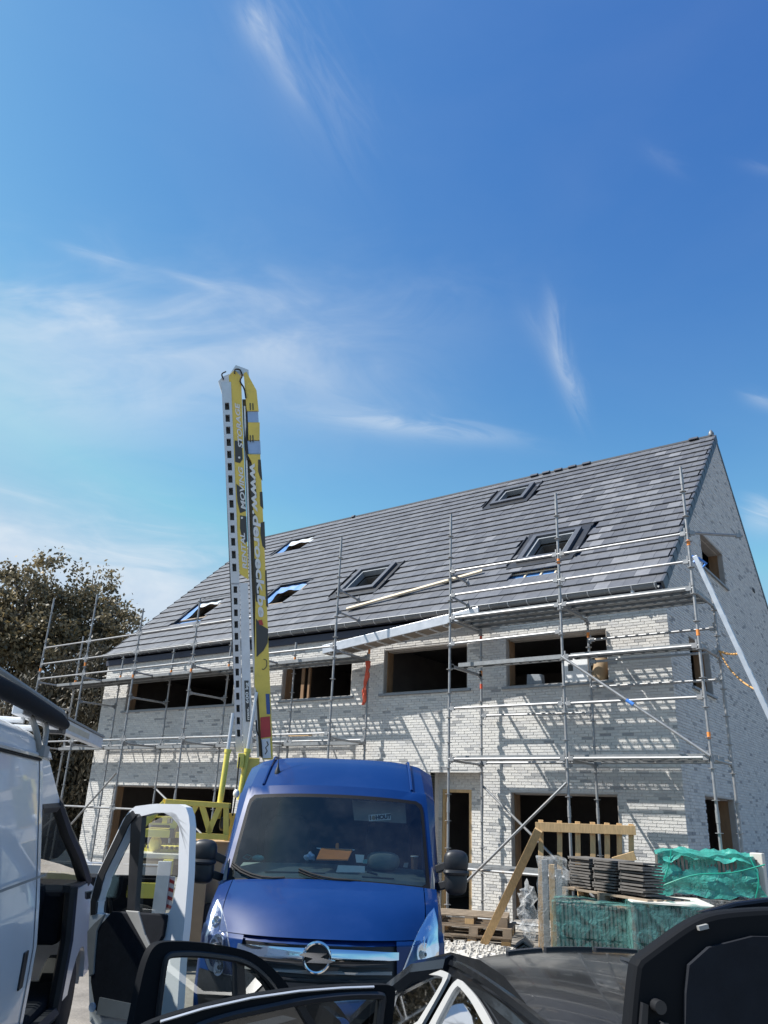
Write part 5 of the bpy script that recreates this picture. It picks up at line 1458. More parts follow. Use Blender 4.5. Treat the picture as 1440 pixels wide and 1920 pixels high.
mpoly([(462, 745), (472, 866), (492, 1420), (486, 1420), (468, 1100), (454, 745)], -.09, -.03, 'inner_channel', 'decal')
mpoly([(457, 760), (460, 760), (476, 1200), (486, 1420), (482, 1420), (472, 1200)], -.05, .02, 'slide_rod', 'alud')
mpoly([(464, 852), (488, 852), (499, 1096), (512, 1424), (492, 1424), (484, 1300), (477, 1286), (479, 1110), (472, 866)], .0, -.06, 'sign_panel', 'yellow')
for pl in ([(484, 862), (489, 862), (492, 902), (488, 896), (484, 884)], [(470, 878), (477, 884), (481, 930), (476, 942), (472, 940)], [(487, 923), (492, 922), (494, 955), (488, 948)], [(472, 960), (479, 964), (481, 1003), (476, 1006), (473, 1000)], [(489, 980), (496, 978), (498, 1030), (492, 1024), (488, 1000)],
           [(475, 1046), (483, 1050), (486, 1094), (486, 1130), (480, 1128)], [(497, 1070), (500, 1070), (503, 1140), (499, 1136)], [(480, 1160), (490, 1172), (503, 1180), (502, 1205), (494, 1220), (481, 1232)]):
    mpoly(pl, .003, .004, 'dark_blob', 'decal')
mpoly([(457, 700), (462, 697), (481, 732), (485, 770), (463, 770), (460, 742)], .0, -.06, 'head_plate', 'yellow')
mpoly([(464, 771), (484, 771), (485, 791), (465, 791)], -.02, -.04, 'blue_section', 'bluegrey')
mpoly([(465, 792), (487, 792), (487, 825), (466, 825)], .0, -.06, 'joint_plate', 'yellow')
mpoly([(464, 826), (488, 826), (489, 850), (466, 850)], -.02, -.04, 'blue_section', 'bluegrey')
for y0 in (756, 816):
    for x in (468, 473): mpoly([(x, y0), (x + 2, y0), (x + 2.5, y0 + 13), (x + .5, y0 + 13)], .002, .004, 'slot', 'decal')
hc = mpoly([(409, 714), (418, 705), (430, 700), (432, 717), (417, 740)], -.02, -.08, 'head_casting', 'alud')
mpoly([(428, 704), (442, 683), (466, 692), (467, 707), (456, 700), (442, 700), (432, 712)], -.03, -.10, 'head_casting', 'alu')
def mpath(pxs, d, r, name, m_, n=8):
    b = MB(); b.path([mp(*mast_px(*p), d) for p in pxs], r, n); return part(name, b, M_[m_], lift, smooth=True)
mpath([tuple(p) for p in smooth_line([(440, 702), (441, 694), (450, 695), (454, 706), (450, 716), (458, 730), (461, 748)], 16)], .03, .014, 'hose', 'rubber', 6)
mpath([tuple(p) for p in smooth_line([(419, 712), (416, 702), (424, 697)], 8)], .01, .012, 'hose', 'rubber', 6)
mpath([(464, 800), (461, 830), (465, 862)], -.02, .022, 'coupling', 'plastic')
mpath([tuple(p) for p in smooth_line([(480, 1350), (482, 1372), (489, 1388), (491, 1420)], 10)], .03, .012, 'hose', 'rubber', 6)
mpoly([(488, 1345), (506, 1343), (508, 1381), (489, 1384)], .004, .004, 'red_sticker', 'redp')
mpoly([(498, 1301), (505, 1301), (507, 1339), (500, 1339)], .004, .004, 'blue_sticker', 'bluep')
wsck = mpoly([(490, 1386), (506, 1384), (508, 1421), (493, 1422)], .004, .004, 'white_sticker', 'whitep')
mpath([(500, 1390), (503, 1396), (498, 1402), (501, 1408), (497, 1414)], .012, .008, 'sticker_mark', 'decal', 5)
mpoly([(458, 1276), (466, 1276), (469, 1353), (461, 1353)], -.004, .004, 'weight_label', 'decal')
mpath([tuple(p) for p in smooth_line([(494, 1236), (499, 1238), (500, 1248), (495, 1255), (491, 1254)], 12)], .004, .006, 'bird_mark', 'decal', 5)
mpoly([(484, 1163), (491, 1162), (494, 1172), (487, 1172)], .006, .003, 'red_sticker', 'redp')
def mtext(txt, p0, p1, up_px, col, bold=.004, shear=0.25, parent=lift, off=.008):
    A, B_ = np.array(mast_px(*p0)), np.array(mast_px(*p1)); e = nz(B_ - A); L = np.linalg.norm(B_ - A); U = np.array([-e[1], e[0]])
    h_ = np.linalg.norm(np.array(mast_px(p0[0] + up_px, p0[1])) - A)
    t = text_mb(txt, 1.0, .03, shear, .002); V = np.array(t.v); w = V[:, 0].max() - V[:, 0].min(); hh = .72
    c = (A + B_) / 2
    t.map(lambda p: mp(*(c + e * p[0] * L / w + U * p[1] * h_ / hh), off + p[2])); part('lettering', t, M_[col], parent)
mtext('RENTAL', (460, 1068), (455, 1000), 8.5, 'letter', off=.0); mtext('MOVING', (457, 957), (451.5, 876), 8.5, 'letter', off=.0); mtext('STORAGE', (452, 842), (445, 757), 8.5, 'letter', off=.0)
for x, y in ((453.5, 971), (448.5, 858)):
    b = MB(); a0_, h0_ = mast_px(x, y); b.prism([mp(a0_ + .018 * math.cos(t), h0_ + .018 * math.sin(t), .0) for t in np.linspace(0, 6.283, 12, endpoint=False)], mp(0, 0, .004) - mp(0, 0, 0)); part('dot', b, M_['letter'], lift)
mtext('www.deroeck.be', (474, 868), (491, 1156), 13.5, 'letter', .01, .15, off=.010)
mtext('max.', (465.5, 1350), (464.4, 1326), 5.0, 'letter', .0, 0, off=.004); mtext('600 kg', (464.1, 1319), (462.5, 1280), 5.5, 'letter', .0, 0, off=.004)
mp0 = MB()
for p0, p1, p2 in (((437, 1337), (427.5, 1405), (408, 1535)), ((481, 1298), (464.5, 1404), (449, 1500))):
    A, B_, C_ = (LL(LF.at(*p, -.18 if p0[0] < 450 else .12)) for p in (p0, p1, p2))
    b = MB(); b.path([A, B_], .026, 10); c1 = part('piston_rod', b, M_['alu'], lift, smooth=True)
    b = MB(); b.path([B_ + (B_ - C_) * .0, C_], .040, 12); b.path([B_, B_ + nz(C_ - B_) * .05], .048, 12); part('cylinder', b, M_['ylime'], lift, smooth=True)
def lbox(x0, y0, x1, y1, d0, d1, name, m_, bevel=.008, parent=lift):
    """box whose front face is sighted: left top to right bottom at depth d0, reaching back to d1"""
    p = LF.at(x0, y0, d0); q = LF.at(x1, y1, d0); b = MB()
    b.box((p[0], d0, q[2]), (q[0], d1, p[2])); b.map(LL); return part(name, b, M_[m_], parent, bevel=bevel)
def lbar(a, c, d, w, name, m_, d2=None, h=None):
    A, C_ = LF.at(*a, d), LF.at(*c, d if d2 is None else d2); b = MB(); b.beam(LL(A), LL(C_), w, h or w, (0, 1, 0) if abs(A[0] - C_[0]) + abs(A[2] - C_[2]) > .01 else (0, 0, 1)); return part(name, b, M_[m_], lift, bevel=.005)
# slewing frame: a yellow truss on a toothed ring
for d in (-.25, .55):
    lbar((310, 1503), (430, 1511), d, .07, 'truss_rail', 'yellow', h=.09); lbar((330, 1565), (428, 1570), d, .07, 'truss_rail', 'yellow', h=.14)
    for a, c in (((370, 1506), (340, 1562)), ((378, 1508), (394, 1562)), ((414, 1508), (390, 1562)), ((424, 1512), (424, 1566))):
        lbar(a, c, d, .075, 'truss_strut', 'yellow', h=.06)
lbar((310, 1503), (310, 1503), -.25, .07, 'truss_rail', 'yellow', d2=.55); lbar((428, 1511), (428, 1511), -.25, .07, 'truss_rail', 'yellow', d2=.55)
lbar((309, 1505), (268, 1548), -.25, .08, 'truss_strut', 'ylime', h=.05); lbar((338, 1528), (322, 1556), -.25, .08, 'truss_strut', 'ylime', h=.05)
lbox(270, 1554, 318, 1571, -.30, .5, 'frame_block', 'ylime'); lbox(318, 1553, 325, 1572, -.299, .3, 'frame_cap', 'decal', 0)
p = LF.at(280, 1530, -.2); q = LF.at(338, 1545, -.2)
b = MB(); ou = [(p[0], p[2]), (q[0], p[2]), (q[0] + .02, q[2]), (p[0] - .05, q[2])]
b.box((p[0] - .05, -.24, q[2] - .02), (q[0] + .02, .2, q[2])); b.box((p[0], -.20, p[2] - .02), (q[0], .2, p[2]));
for t in (0, .47, .94): b.box((p[0] + (q[0] - p[0]) * t - .02 , -.21, q[2]), (p[0] + (q[0] - p[0]) * t + .045, .18, p[2] - .02))
b.map(LL); part('top_plate', b, M_['ylime'], lift)
b = MB(); b.ell(LL(LF.at(291, 1582, -.12)), (.085, .085, .10), 16, 10); part('beacon_dome', b, M_['ylime'], lift, smooth=True)
rc = LF.at(318, 1595, .45)
b = MB(); b.loft([[LL(rc + np.array([.52 * math.cos(a), .52 * math.sin(a), h_])) for a in np.linspace(0, 2 * math.pi, 40, endpoint=False)] for h_ in (-.05, .05)]); part('slewing_ring', b, M_['ylime'], lift)
b = MB()
for k in range(48):
    a = 2 * math.pi * k / 48; c_ = rc + np.array([.51 * math.cos(a), .51 * math.sin(a), .062]); b.box(tuple(c_ - .018), tuple(c_ + .018))
b.map(LL); part('tooth', b, M_['decal'], lift, kind='stuff')
lbox(225, 1598, 360, 1612, -.45, 1.2, 'white_cover', 'cream'); lbox(228, 1612, 350, 1622, -.40, 1.1, 'brown_box', 'tan')
sb = lbox(95, 1620, 300, 1642, -.70, -.66, 'sideboard', 'steelgrey', .004); lbox(95, 1617, 306, 1621, -.715, -.65, 'board_edge', 'alu', .003)
lbox(297, 1615, 309, 1716, -.73, -.66, 'corner_post', 'alud', .004)
lbox(240, 1655, 298, 1685, -.68, -.60, 'lime_bumper', 'ylime'); lbox(90, 1634, 150, 1650, -.72, -.66, 'lime_bumper', 'ylime')
lbox(100, 1642, 300, 1720, -.5, 1.2, 'chassis', 'trim', .01)
lbox(306, 1612, 322, 1640, -.55, -.45, 'yellow_bracket', 'ylime'); 
cv = lbox(308, 1643, 321, 1706, -.62, -.60, 'chevron_board', 'whitep', 0)
p = LF.at(308, 1643, -.62); q = LF.at(321, 1706, -.62); H_ = (p[2] - q[2]) / 4
for k in range(4):
    z1 = p[2] - k * H_; b = MB(); b.prism([LL((p[0], -.624, z1)), LL((q[0], -.624, z1 - H_ * .55)), LL((q[0], -.624, z1 - H_ * .95)), LL((p[0], -.624, z1 - H_ * .45))], LL((0, -.004, 0)) - LL((0, 0, 0))); part('red_stripe', b, M_['redp'], cv)
lbox(345, 1575, 425, 1790, -.1, 1.3, 'body_panel', 'tan', .01); lbox(350, 1640, 372, 1800, -.35, -.1, 'body_panel', 'tan', .01)
b = MB(); b.ell(LL(LF.at(443, 1488, -.1)), (.045, .045, .06), 12, 8); part('grease_bottle', b, M_['whitep'], lift, smooth=True)
b = MB(); b.path([LL(LF.at(x, y, -.1)) for x, y in ((449, 1420), (446, 1450), (444, 1475), (441, 1500), (436, 1530))], .012, 6); part('hose', b, M_['rubber'], lift, smooth=True)
lbox(447, 1412, 456, 1440, .0, .2, 'foot_bracket', 'ylime'); lbox(455, 1420, 480, 1500, .2, .5, 'mast_foot', 'yellow'); lbox(425, 1525, 475, 1620, .15, .7, 'mast_foot', 'yellow')
b = MB(); b.ell(LL(LF.at(421, 1545, -.15)), (.07, .06, .09), 12, 8, e=.6); part('hydraulic_motor', b, M_['plastic'], lift, smooth=True)
for x, d in ((140, .3), (270, .3), (400, .6)):
    p = LF.at(x, 1735, d); b = MB()
    b.loft([[LL((p[0] + r_ * math.cos(a), d - .9 + t, .36 + r_ * math.sin(a))) for a in np.linspace(0, 6.283, 24, endpoint=False)] for t, r_ in ((0, .31), (.02, .355), (.22, .355), (.24, .31))]); part('wheel', b, M_['rubber'], lift, smooth=True)
# grey tarp and white sheet seen through the windscreen of the white van
p = LF.at(120, 1622, 1.0); b = MB(); b.prism([LF.world(p + np.array(q)) for q in ((-.35, 0, 0), (.35, 0, 0), (.12, 0, .17), (0, 0, .22), (-.1, 0, .1))], LF.fw * .3); solo('white_sheet', b, M_['paper'], 'crumpled white sheet on the trailer seen through the white van', 'sheet')

# ================================================================== building materials at the right
PF = Frame(-24)
def pallet(P, az, L=1.2, W=.8, label='', group=None, dark=True):
    f = Frame(az, (P[0], P[1], 0)); t = thing('pallet', label, 'pallet', (P[0], P[1], P[2]), f.rot, group); m_ = M_['otimber'] if dark else M_['ctimber']
    for k in range(5):
        b = MB(); y = -W / 2 + .05 + k * (W - .1) / 4; b.box((-L / 2, y - .05, .122), (L / 2, y + .05, .144)); part('board', b, m_, t)
    for x in (-L / 2 + .07, 0, L / 2 - .07):
        b = MB(); b.box((x - .07, -W / 2, .100), (x + .07, W / 2, .1215)); part('cross_board', b, m_, t)
        for y in (-W / 2 + .05, 0, W / 2 - .05):
            b = MB(); b.box((x - .07, y - .05, .0225), (x + .07, y + .05, .0995)); part('block', b, M_['ctimber'] if random.random() < .4 else m_, t)
    for y in (-W / 2 + .05, 0, W / 2 - .05):
        b = MB(); b.box((-L / 2, y - .05, 0), (L / 2, y + .05, .022)); part('board', b, m_, t)
    return t
pc_ = PF.world(PF.at(888, 1757, 14.3) * [1, 1, 0])
for k, (dx, r_, nm) in enumerate(((0, -26, 'lowest grey pallet of the stack in front of the front door'), (.05, -23, 'middle grey pallet of the stack in front of the front door'), (-.04, -25, 'topmost grey pallet of the stack in front of the front door'))):
    pallet((pc_[0] + dx, pc_[1], .02 + k * .146), r_, label=nm, group='pallets stacked before the front door')
# timber rail frame
FD = 12.9
tf_ = thing('timber_railing', 'pale timber railing with seven uprights and a slanting brace', 'railing', PF.world(PF.at(1013, 1780, FD) * [1, 1, 0]))
def fpt(x, y, d=FD): return PF.world(PF.at(x, y, d))
b = MB(); b.beam(fpt(1004, 1550), fpt(1192, 1557), .055, .13); part('rail', b, M_['ctimber'], tf_, world=True, bevel=.004)
for x, y1 in ((1015, 1790), (1050, 1640), (1084, 1625), (1112, 1625), (1139, 1622), (1162, 1618), (1184, 1612)):
    top = fpt(x - 1, 1537 + (x - 1013) * .045, FD + .06); bot = fpt(x, y1, FD + .06); b = MB(); b.beam(top, bot, .075, .06, PF.fw); part('upright', b, M_['ctimber'], tf_, world=True, bevel=.004)
b = MB(); b.beam(fpt(1010, 1556, FD - .06), fpt(905, 1775, FD + .9), .12, .05, PF.fw); part('brace', b, M_['ctimber'], tf_, world=True, bevel=.004)
b = MB(); b.beam(fpt(1150, 1616, FD - .1), fpt(1191, 1604, FD - .1), .12, .05, PF.fw); part('lower_rail', b, M_['ctimber'], tf_, world=True, bevel=.004)
def crinkle(P, s=1.0, a=.03):
    return np.array([math.sin(P[1] * 9 * s + P[2] * 7) + math.sin(P[2] * 17 * s + P[0] * 5), math.sin(P[0] * 11 * s + P[2] * 6) + math.sin(P[2] * 19 * s), math.sin(P[0] * 8 * s + P[1] * 13 * s) + .6 * math.sin(P[0] * 23 * s)]) * a * .5
def film(name, col, dens, gl=.25, scale=6, alpha_lo=.1):
    m = bpy.data.materials.new(name); m.use_nodes = True; t = m.node_tree; b = t.nodes['Principled BSDF']
    tc_ = t.nodes.new('ShaderNodeTexCoord'); no = t.nodes.new('ShaderNodeTexNoise'); no.inputs['Scale'].default_value = scale; no.inputs['Detail'].default_value = 6; no.inputs['Distortion'].default_value = 1.2
    t.links.new(tc_.outputs['Object'], no.inputs['Vector'])
    r = t.nodes.new('ShaderNodeMapRange'); r.inputs['From Min'].default_value = .36; r.inputs['From Max'].default_value = .64; r.inputs['To Min'].default_value = alpha_lo; r.inputs['To Max'].default_value = dens
    t.links.new(no.outputs['Fac'], r.inputs['Value']); t.links.new(r.outputs[0], b.inputs['Alpha'])
    b.inputs['Base Color'].default_value = (*col, 1); b.inputs['Roughness'].default_value = gl
    bu = t.nodes.new('ShaderNodeBump'); bu.inputs['Strength'].default_value = .55; bu.inputs['Distance'].default_value = .03
    n2 = t.nodes.new('ShaderNodeTexNoise'); n2.inputs['Scale'].default_value = 11; n2.inputs['Detail'].default_value = 4; n2.inputs['Distortion'].default_value = 2.0
    t.links.new(tc_.outputs['Object'], n2.inputs['Vector']); t.links.new(n2.outputs['Fac'], bu.inputs['Height']); t.links.new(bu.outputs[0], b.inputs['Normal'])
    return m
FILM_G = film('green_film', (.06, .36, .30), .92, .3, 5, .5)
FILM_G2 = film('green_film_thin', (.14, .36, .33), .62, .3, 5, .12)
FILM_C = film('clear_film', (.60, .61, .60), .38, .25, 7, .06)
def shell(c, sx, sy, z0, z1, taper=0.0, a=.03, n=12):
    """crinkled wrapping over a block, open at the bottom"""
    b = MB(); loops = []
    def sq(t):
        k = (t * 4) % 4; i = int(k); f = k - i
        return [(-1 + 2 * f, -1), (1, -1 + 2 * f), (1 - 2 * f, 1), (-1, 1 - 2 * f)][i]
    for z, k in [(z0 + (z1 - z0) * t, 1 - taper * t) for t in np.linspace(0, 1, 9)] + [(z1 + .01, .8 * (1 - taper)), (z1 + .015, .4 * (1 - taper)), (z1 + .015, .03)]:
        L = []
        for t in np.linspace(0, 1, 48, endpoint=False):
            x, y = sq(t); P = np.array([x * sx / 2 * k, y * sy / 2 * k, z]); L.append(P + crinkle(P + c, 1, a))
        loops.append(L)
    b.loft(loops, False); return b
def pack(P, az, sx, sy, z0, z1, label, filmm, taper=0.0, a=.012, rib=True, group=None):
    f = Frame(az, (P[0], P[1], 0)); t = thing('tile_pack', label, 'pack', (P[0], P[1], z0), f.rot, group)
    pal = MB()
    for y in (-sy / 2 + .05, 0, sy / 2 - .05): pal.box((-sx / 2, y - .05, 0), (sx / 2, y + .05, .1))
    if z0 < .2:
        for x in np.linspace(-sx / 2 + .06, sx / 2 - .06, 5): q = MB(); q.box((x - .05, -sy / 2, .1), (x + .05, sy / 2, .12)); part('skid_board', q, M_['otimber'], t)
        for y in (-sy / 2 + .05, 0, sy / 2 - .05): q = MB(); q.box((-sx / 2, y - .05, 0), (sx / 2, y + .05, .1)); part('skid', q, M_['otimber'], t)
    n = int(sx / .052); h = z1 - z0; rows = 2 if h > .6 else 1
    for r_ in range(rows):
        for k in range(n):
            x = -sx / 2 + .02 + (k + .5) * (sx - .04) / n; zz0 = .12 + r_ * (h - .12) / rows; q = MB()
            q.box((x - .018, -sy / 2 + .03 + .008 * (k % 3), zz0 + .005), (x + .018, sy / 2 - .03, zz0 + (h - .12) / rows - .015 - .008 * (k % 2))); part('tile', q, M_['conctile'], t)
    b = shell(np.array([P[0], P[1], 0]), sx + .05, sy + .05, .04, h + .02, taper, a); part('wrapping', b, filmm, t, smooth=True)
    return t
pA_ = PF.world(PF.at(1124, 1775, 11.6)); pB_ = PF.world(PF.at(1250, 1775, 11.5))
def ztop(x, y, d): return float(PF.at(x, y, d)[2])
PA = PF.shifted(0, 0)
zA = ztop(1120, 1698, 11.6)
pack(PF.world((PF.at(1124, 1700, 11.6)[0], 12.1, 0)), -22, 1.12, 1.0, 0, zA, 'green net wrapped pack of ribbed tiles behind the black car roof', FILM_G2)
zB = ztop(1250, 1708, 11.3)
pkB = pack(PF.world((PF.at(1258, 1700, 11.3)[0], 11.8, 0)), -28, 1.0, 1.0, 0, zB + .05, 'film wrapped tile pack beside the open tailgate, lower right of the green ones', FILM_G2)
b = MB(); b.hexa([(-.5, -.5, zB + .07), (.5, -.5, zB + .06), (.5, .5, zB + .075), (-.5, .5, zB + .07)], [(-.49, -.5, zB + .085), (.5, -.49, zB + .08), (.49, .5, zB + .09), (-.5, .49, zB + .085)]); part('cardboard_lid', b, M_['cream'], pkB)
zC0, zC1 = ztop(1320, 1690, 12.3), ztop(1320, 1598, 12.3)
xc = PF.at(1335, 1640, 12.3)[0]
pack(PF.world((xc, 12.9, 0)), -20, 1.5, 1.1, 0, zC0, 'plain tile pack underneath the green covered pack at the right', FILM_C)
cov = pack(PF.world((xc, 12.9, 0)), -20, 1.35, 1.0, zC0 + .01, zC1 - .05, 'tile pack under a loose bright green cover at the right edge', FILM_G, .12, .05)
b = MB()
hC = zC1 - zC0
b.grid(lambda u, v: np.array([u * (.50 - .04 * v), -.38 + v * .62, hC - .06 + .07 * (1 - abs(2 * v - 1)) + .02 * math.sin(u * 9) + .02 * math.sin(v * 11 + u * 4) - .10 * max(0, abs(u) - .8)]) + crinkle(np.array([u, v, 0.]), 1.2, .03), np.linspace(-1.12, 1.12, 25), np.linspace(-.3, 1.1, 13))
part('cover_sheet', b, FILM_G, cov, smooth=True)
for pts in ([(-.72, -.56, .10), (-.2, -.57, .30), (.3, -.57, .36), (.72, -.56, .48)], [(.55, -.57, .04), (.62, -.57, .3), (.56, -.5, .55)], [(-.66, -.57, .06), (-.5, -.55, .4), (-.45, -.5, .6)]):
    b = MB(); b.path(smooth_line(pts, 14), .010, 5); part('cord', b, M_['green'], cov, smooth=True)
# stacked loose tiles on a pallet
SF = Frame(28, PF.world(PF.at(1066, 1660, 12.7) * [1, 1, 0]))
zS0, zS1 = ztop(1090, 1664, 12.7), ztop(1090, 1607, 12.7)
pack(SF.world((.78, .35, 0)), 28, 1.7, .8, 0, zS0 - .16, 'brown tile pack that carries the pallet of loose dark tiles', FILM_C)
pp = SF.world((.78, .28, zS0 - .15)); pallet(pp, 28, 1.75, .72, label='dark pallet carrying three stacks of loose roof tiles')
tb = MB(); tb.box((-.225, -.17, -.011), (.225, .17, .011)); tb.box((-.225, -.17, -.020), (-.20, .17, -.011)); tme = tb.mesh('stacked_tile', M_['conctile'])
ORD = ['topmost', 'second from the top', 'third from the top', 'fourth from the top', 'fifth from the top', 'middle one', 'fifth from the bottom', 'fourth from the bottom', 'third from the bottom', 'second from the bottom', 'lowest']
for s_ in range(3):
    nT_ = 11; hz = (zS1 - zS0) / nT_
    for k in range(nT_):
        P = SF.world((.26 + s_ * .52 + random.uniform(-.012, .012), .17 + random.uniform(-.02, .02), zS0 + .012 + hz * (k + .5)))
        o = link('stacked_tile', tme, loc=tuple(P)); o.rotation_euler = (random.uniform(-.02, .02), random.uniform(-.015, .015), SF.rot + random.uniform(-.03, .03))
        o['label'] = 'dark flat roof tile, %s of the %s stack on the dark pallet' % (ORD[nT_ - 1 - k], ('left', 'middle', 'right')[s_])
        o['category'] = 'roof tile'; o['group'] = ('left stack of loose roof tiles', 'middle stack of loose roof tiles', 'right stack of loose roof tiles')[s_]
# wrapped boards, crumpled film, ridge tiles, heap
WP = PF.world(PF.at(1040, 1770, 12.4) * [1, 1, 0])
wt_ = thing('board_stack', 'upright boards wrapped in clear film left of the green pack', 'boards', tuple(WP), PF.rot)
zW = ztop(1040, 1612, 12.4)
for k in range(3):
    b = MB(); b.box((-.14 + k * .095, -.10, 0), (-.06 + k * .095, .02, zW - .06 * k)); part('board', b, M_['ctimber'] if k == 1 else M_['gtrim'], wt_, bevel=.004)
b = shell(np.array([0, 0, 0.]), .40, .34, .02, zW + .02, 0, .03); part('wrapping', b, FILM_C, wt_, smooth=True)
fp = PF.world(PF.at(990, 1712, 12.5)); b = MB(); b.ell((0, 0, 0), (.12, .12, .36), 24, 16)
b.map(lambda p: p * (1 + .22 * math.sin(p[2] * 23 + p[0] * 31) * math.cos(p[1] * 27)) + crinkle(p * 4, 1, .05)); b.map(lambda p: p + fp)
solo('plastic_film', b, film('film_crumpled', (.62, .63, .63), .5, .2, 9, .1), 'crumpled clear plastic film hanging beside the timber brace', 'film', smooth=True)
rt_ = PF.world(PF.at(983, 1768, 12.2) * [1, 1, 0]); rtm = MB(); rtm.prism([(-.12, -.2, 0), (0, -.2, .075), (.12, -.2, 0), (.12, -.2, .02), (0, -.2, .097), (-.12, -.2, .02)], (0, .4, 0)); rme_ = rtm.mesh('ridge_tile', M_['conctile'])
for k in range(7):
    o = link('ridge_tile', rme_, loc=(rt_[0], rt_[1], .03 + k * .045)); o.rotation_euler = (0, 0, PF.rot + random.uniform(-.05, .05)); tag(o, 'dark angled ridge tile, %s of the small pile beside the film' % (ORD[10], ORD[9], ORD[8], ORD[5], ORD[2], ORD[1], ORD[0])[k], 'ridge tile', 'nested ridge tiles')
po = PF.world(PF.at(1440, 1770, 12.6) * [1, 1, 0]); b = MB(); b.box((po[0] - .08, po[1] - .08, 0), (po[0] + .08, po[1] + .08, ztop(1436, 1600, 12.6))); solo('concrete_post', b, M_['cream'], 'pale concrete post at the right edge behind the green pack', 'post', bevel=.01)
b = MB(); hp = PF.world(PF.at(890, 1762, 13.7) * [1, 1, 0])
b.grid(lambda u, v: (hp[0] + u, hp[1] + v, -.04 + .10 * math.exp(-(u / .9) ** 2 - (v / .5) ** 2) + .02 * math.sin(u * 13 + v * 5) * math.cos(v * 11)), np.linspace(-1.6, 1.6, 33), np.linspace(-.8, .8, 17))
st_ = MB()
for k in range(420):
    x, y = rng.normal(0, .7), rng.normal(0, .35); r_ = rng.uniform(.015, .05); z = -.02 + .10 * math.exp(-(x / .9) ** 2 - (y / .5) ** 2)
    a = rng.uniform(0, 6.28); st_.hexa([(hp[0] + x + r_ * math.cos(a + i * 1.57), hp[1] + y + r_ * math.sin(a + i * 1.57), z - .01) for i in range(4)], [(hp[0] + x + .7 * r_ * math.cos(a + .3 + i * 1.57), hp[1] + y + .7 * r_ * math.sin(a + .3 + i * 1.57), z + r_ * .8) for i in range(4)])
b.v += st_.v; off_ = len(b.v) - len(st_.v); b.f += [tuple(i + off_ for i in f) for f in st_.f]; b.mi += st_.mi; b.t += st_.t
M_['pale'] = mat('pale_gravel', (.52, .50, .46), .9, var=.25, scale=5, bump=.5)
solo('gravel', b, M_['pale'], kind='stuff')

# ================================================================== trees at the left
def leafmat(name, stops, tr=.25):
    m = mat(name, (1, 1, 1), .5, var=.05, scale=3, tint='attr', tvar=stops, spec=.35)
    t = m.node_tree; b = t.nodes['Principled BSDF']; tl_ = t.nodes.new('ShaderNodeBsdfTranslucent'); mx = t.nodes.new('ShaderNodeMixShader'); mx.inputs[0].default_value = tr
    src = b.inputs['Base Color'].links[0].from_socket
    t.links.new(src, tl_.inputs[0]); t.links.new(b.outputs[0], mx.inputs[1]); t.links.new(tl_.outputs[0], mx.inputs[2]); t.links.new(mx.outputs[0], t.nodes['Material Output'].inputs[0])
    return m
LEAF_B = leafmat('olive_leaf', [(0, (.066, .060, .034)), (.5, (.155, .13, .075)), (.85, (.27, .225, .14)), (1, (.36, .25, .09))])
LEAF_C = leafmat('conifer_leaf', [(0, (.034, .034, .022)), (.6, (.078, .068, .046)), (1, (.15, .12, .075))], .15)
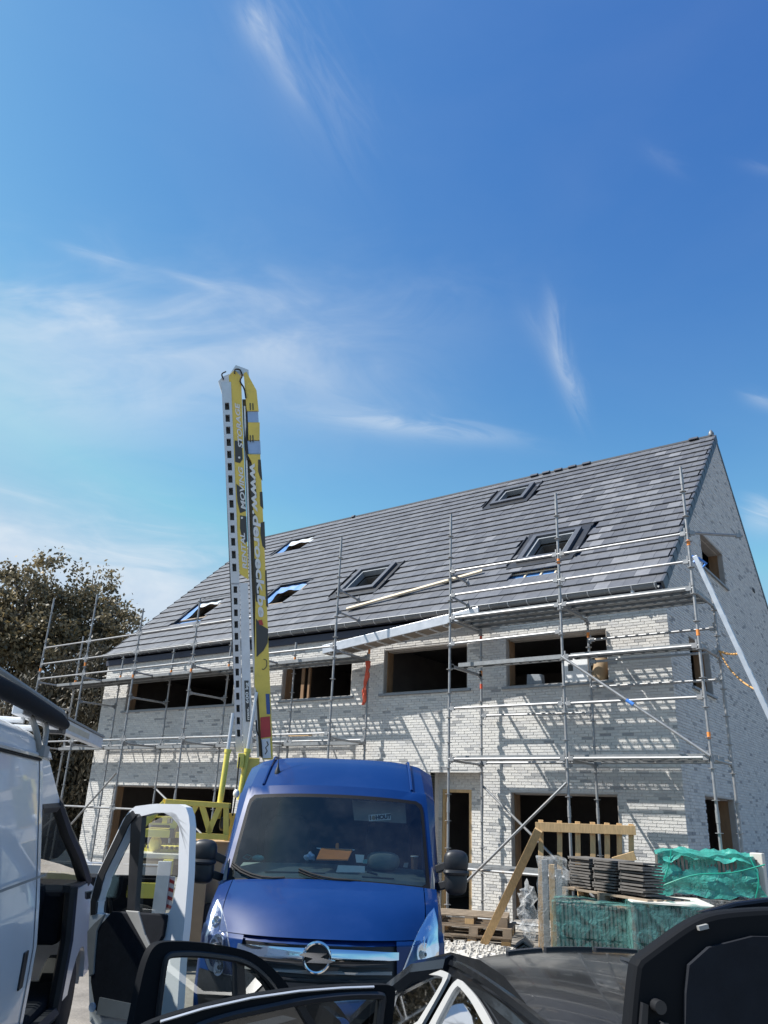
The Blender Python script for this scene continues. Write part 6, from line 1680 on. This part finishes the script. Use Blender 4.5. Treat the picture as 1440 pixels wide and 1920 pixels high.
def tree(name, label, base, lobes, nleaf, lsz, m_, droop=False, group=None, trunk_r=.28):
    """trunk with limbs to every lobe; a crown of leaf faces grouped in twig clusters inside the lobes"""
    t = thing(name, label, 'tree', tuple(base), 0, group); base = np.array(base, float)
    b = MB(); zt = np.mean([l[0][2] for l in lobes]) * .62
    fork = np.array([base[0], base[1], zt * .55])
    b.path([base - [0, 0, .1], base + [.05, .02, zt * .3], fork], [trunk_r * 1.25, trunk_r, trunk_r * .8], 10)
    for c, r_ in lobes:
        c = np.array(c); mid = fork * .5 + c * .5 + rng.normal(0, .15, 3)
        b.path(smooth_line([fork, mid, c + [0, 0, r_[2] * .3]], 7), list(np.linspace(trunk_r * .5, .03, 7)), 6)
        for k in range(7):
            d = rng.normal(0, 1, 3); d /= np.linalg.norm(d); e = c + d * np.array(r_) * .8
            b.path([mid * .35 + c * .65, (mid * .3 + c * .7 + e) / 2 + rng.normal(0, .1, 3), e], [.05, .03, .01], 5)
    part('trunk', b, M_['bark'], t, world=True, smooth=True)
    vol = np.array([np.prod(r_) ** .67 for c, r_ in lobes]); vol /= vol.sum()
    KL = 60 if not droop else 34; cl_, N_cl = [], nleaf // KL
    for i in rng.choice(len(lobes), N_cl, p=vol):
        c, r_ = lobes[i]; d = rng.normal(0, 1, 3); d /= np.linalg.norm(d)
        rr = rng.uniform(.35, 1.0) ** .5 * (1 + .13 * math.sin(d[0] * 7 + i) * math.cos(d[2] * 6 + d[1] * 5))
        cl_.append((np.array(c) + d * np.array(r_) * rr, rng.uniform(.26, .50) if not droop else rng.uniform(.22, .46), rng.random()))
    P = np.empty((N_cl * KL, 3)); T = np.empty(N_cl * KL)
    for k, (c, s_, tt) in enumerate(cl_):
        P[k * KL:(k + 1) * KL] = c + rng.normal(0, 1, (KL, 3)) * s_ * np.array([.62, .62, .45 if not droop else .8]); T[k * KL:(k + 1) * KL] = np.clip(tt * .72 + rng.random(KL) * .34, 0, 1)
    n = len(P); a = rng.normal(0, 1, (n, 3)); 
    if droop: a[:, 2] -= 1.6
    a /= np.linalg.norm(a, axis=1)[:, None]; w = np.cross(a, rng.normal(0, 1, (n, 3))); w /= np.linalg.norm(w, axis=1)[:, None]
    L = rng.uniform(.6, 1.2, n)[:, None] * lsz; W = L * (.30 if not droop else .16)
    V = np.stack([P - a * L * .5, P + w * W, P + a * L * .5, P - w * W], 1).reshape(-1, 3)
    b = MB(); b.v = [tuple(p) for p in V]; b.f = [(4 * i, 4 * i + 1, 4 * i + 2, 4 * i + 3) for i in range(n)]; b.mi = [0] * n; b.t = T.tolist()
    part('crown', b, m_, t, world=True, kind='stuff')
    return t
QF = Frame(-58)
def qp(x, y, d): return QF.world(QF.at(x, y, d))
def lobe(x, y, d, rx, rz): return (qp(x, y, d), (rx, rx, rz))
D1 = 34
tree('broadleaf_tree', 'tall olive brown broadleaf tree rising behind the left end of the house', qp(60, 1520, D1) * [1, 1, 0],
     [lobe(82, 1100, D1, 1.7, 1.5), lobe(60, 1160, D1, 2.1, 1.7), lobe(130, 1170, D1 + 1, 1.7, 1.5), lobe(180, 1110, D1 + 1, 1.0, 1.2), lobe(188, 1165, D1, 1.5, 1.3), lobe(215, 1185, D1, .95, 1.0), lobe(15, 1140, D1 - 1, 1.8, 1.7), lobe(30, 1230, D1, 2.4, 2.2), lobe(120, 1240, D1, 2.2, 1.8), lobe(200, 1230, D1 + 1, 1.6, 1.5), lobe(-60, 1170, D1, 2.0, 2.2), lobe(-40, 1270, D1, 2.2, 2.2)],
     36000, .19, LEAF_B)
D2 = 29.5
for k, (x, top, w) in enumerate(((10, 1290, 2.0), (75, 1245, 1.6), (135, 1235, 1.5), (178, 1255, 1.15))):
    d = D2 + (k % 2) * 1.3; b0 = qp(x, 1520, d); zt = float(qp(x, top, d)[2])
    lob = [((b0[0], b0[1], zt * f), (w * g, w * g, zt * .17)) for f, g in ((.12, 1.05), (.34, 1.0), (.56, .85), (.76, .62), (.92, .32))]
    tree('conifer_tree', ('dark brown green conifer behind the white van, leftmost of the row', 'dark conifer between the white van and the left scaffold post', 'dark drooping conifer behind the two left scaffold posts', 'slim dark conifer touching the left corner of the house')[k], (b0[0], b0[1], 0), lob, 15000, .22, LEAF_C, True, 'dark conifers left of the house', .2)
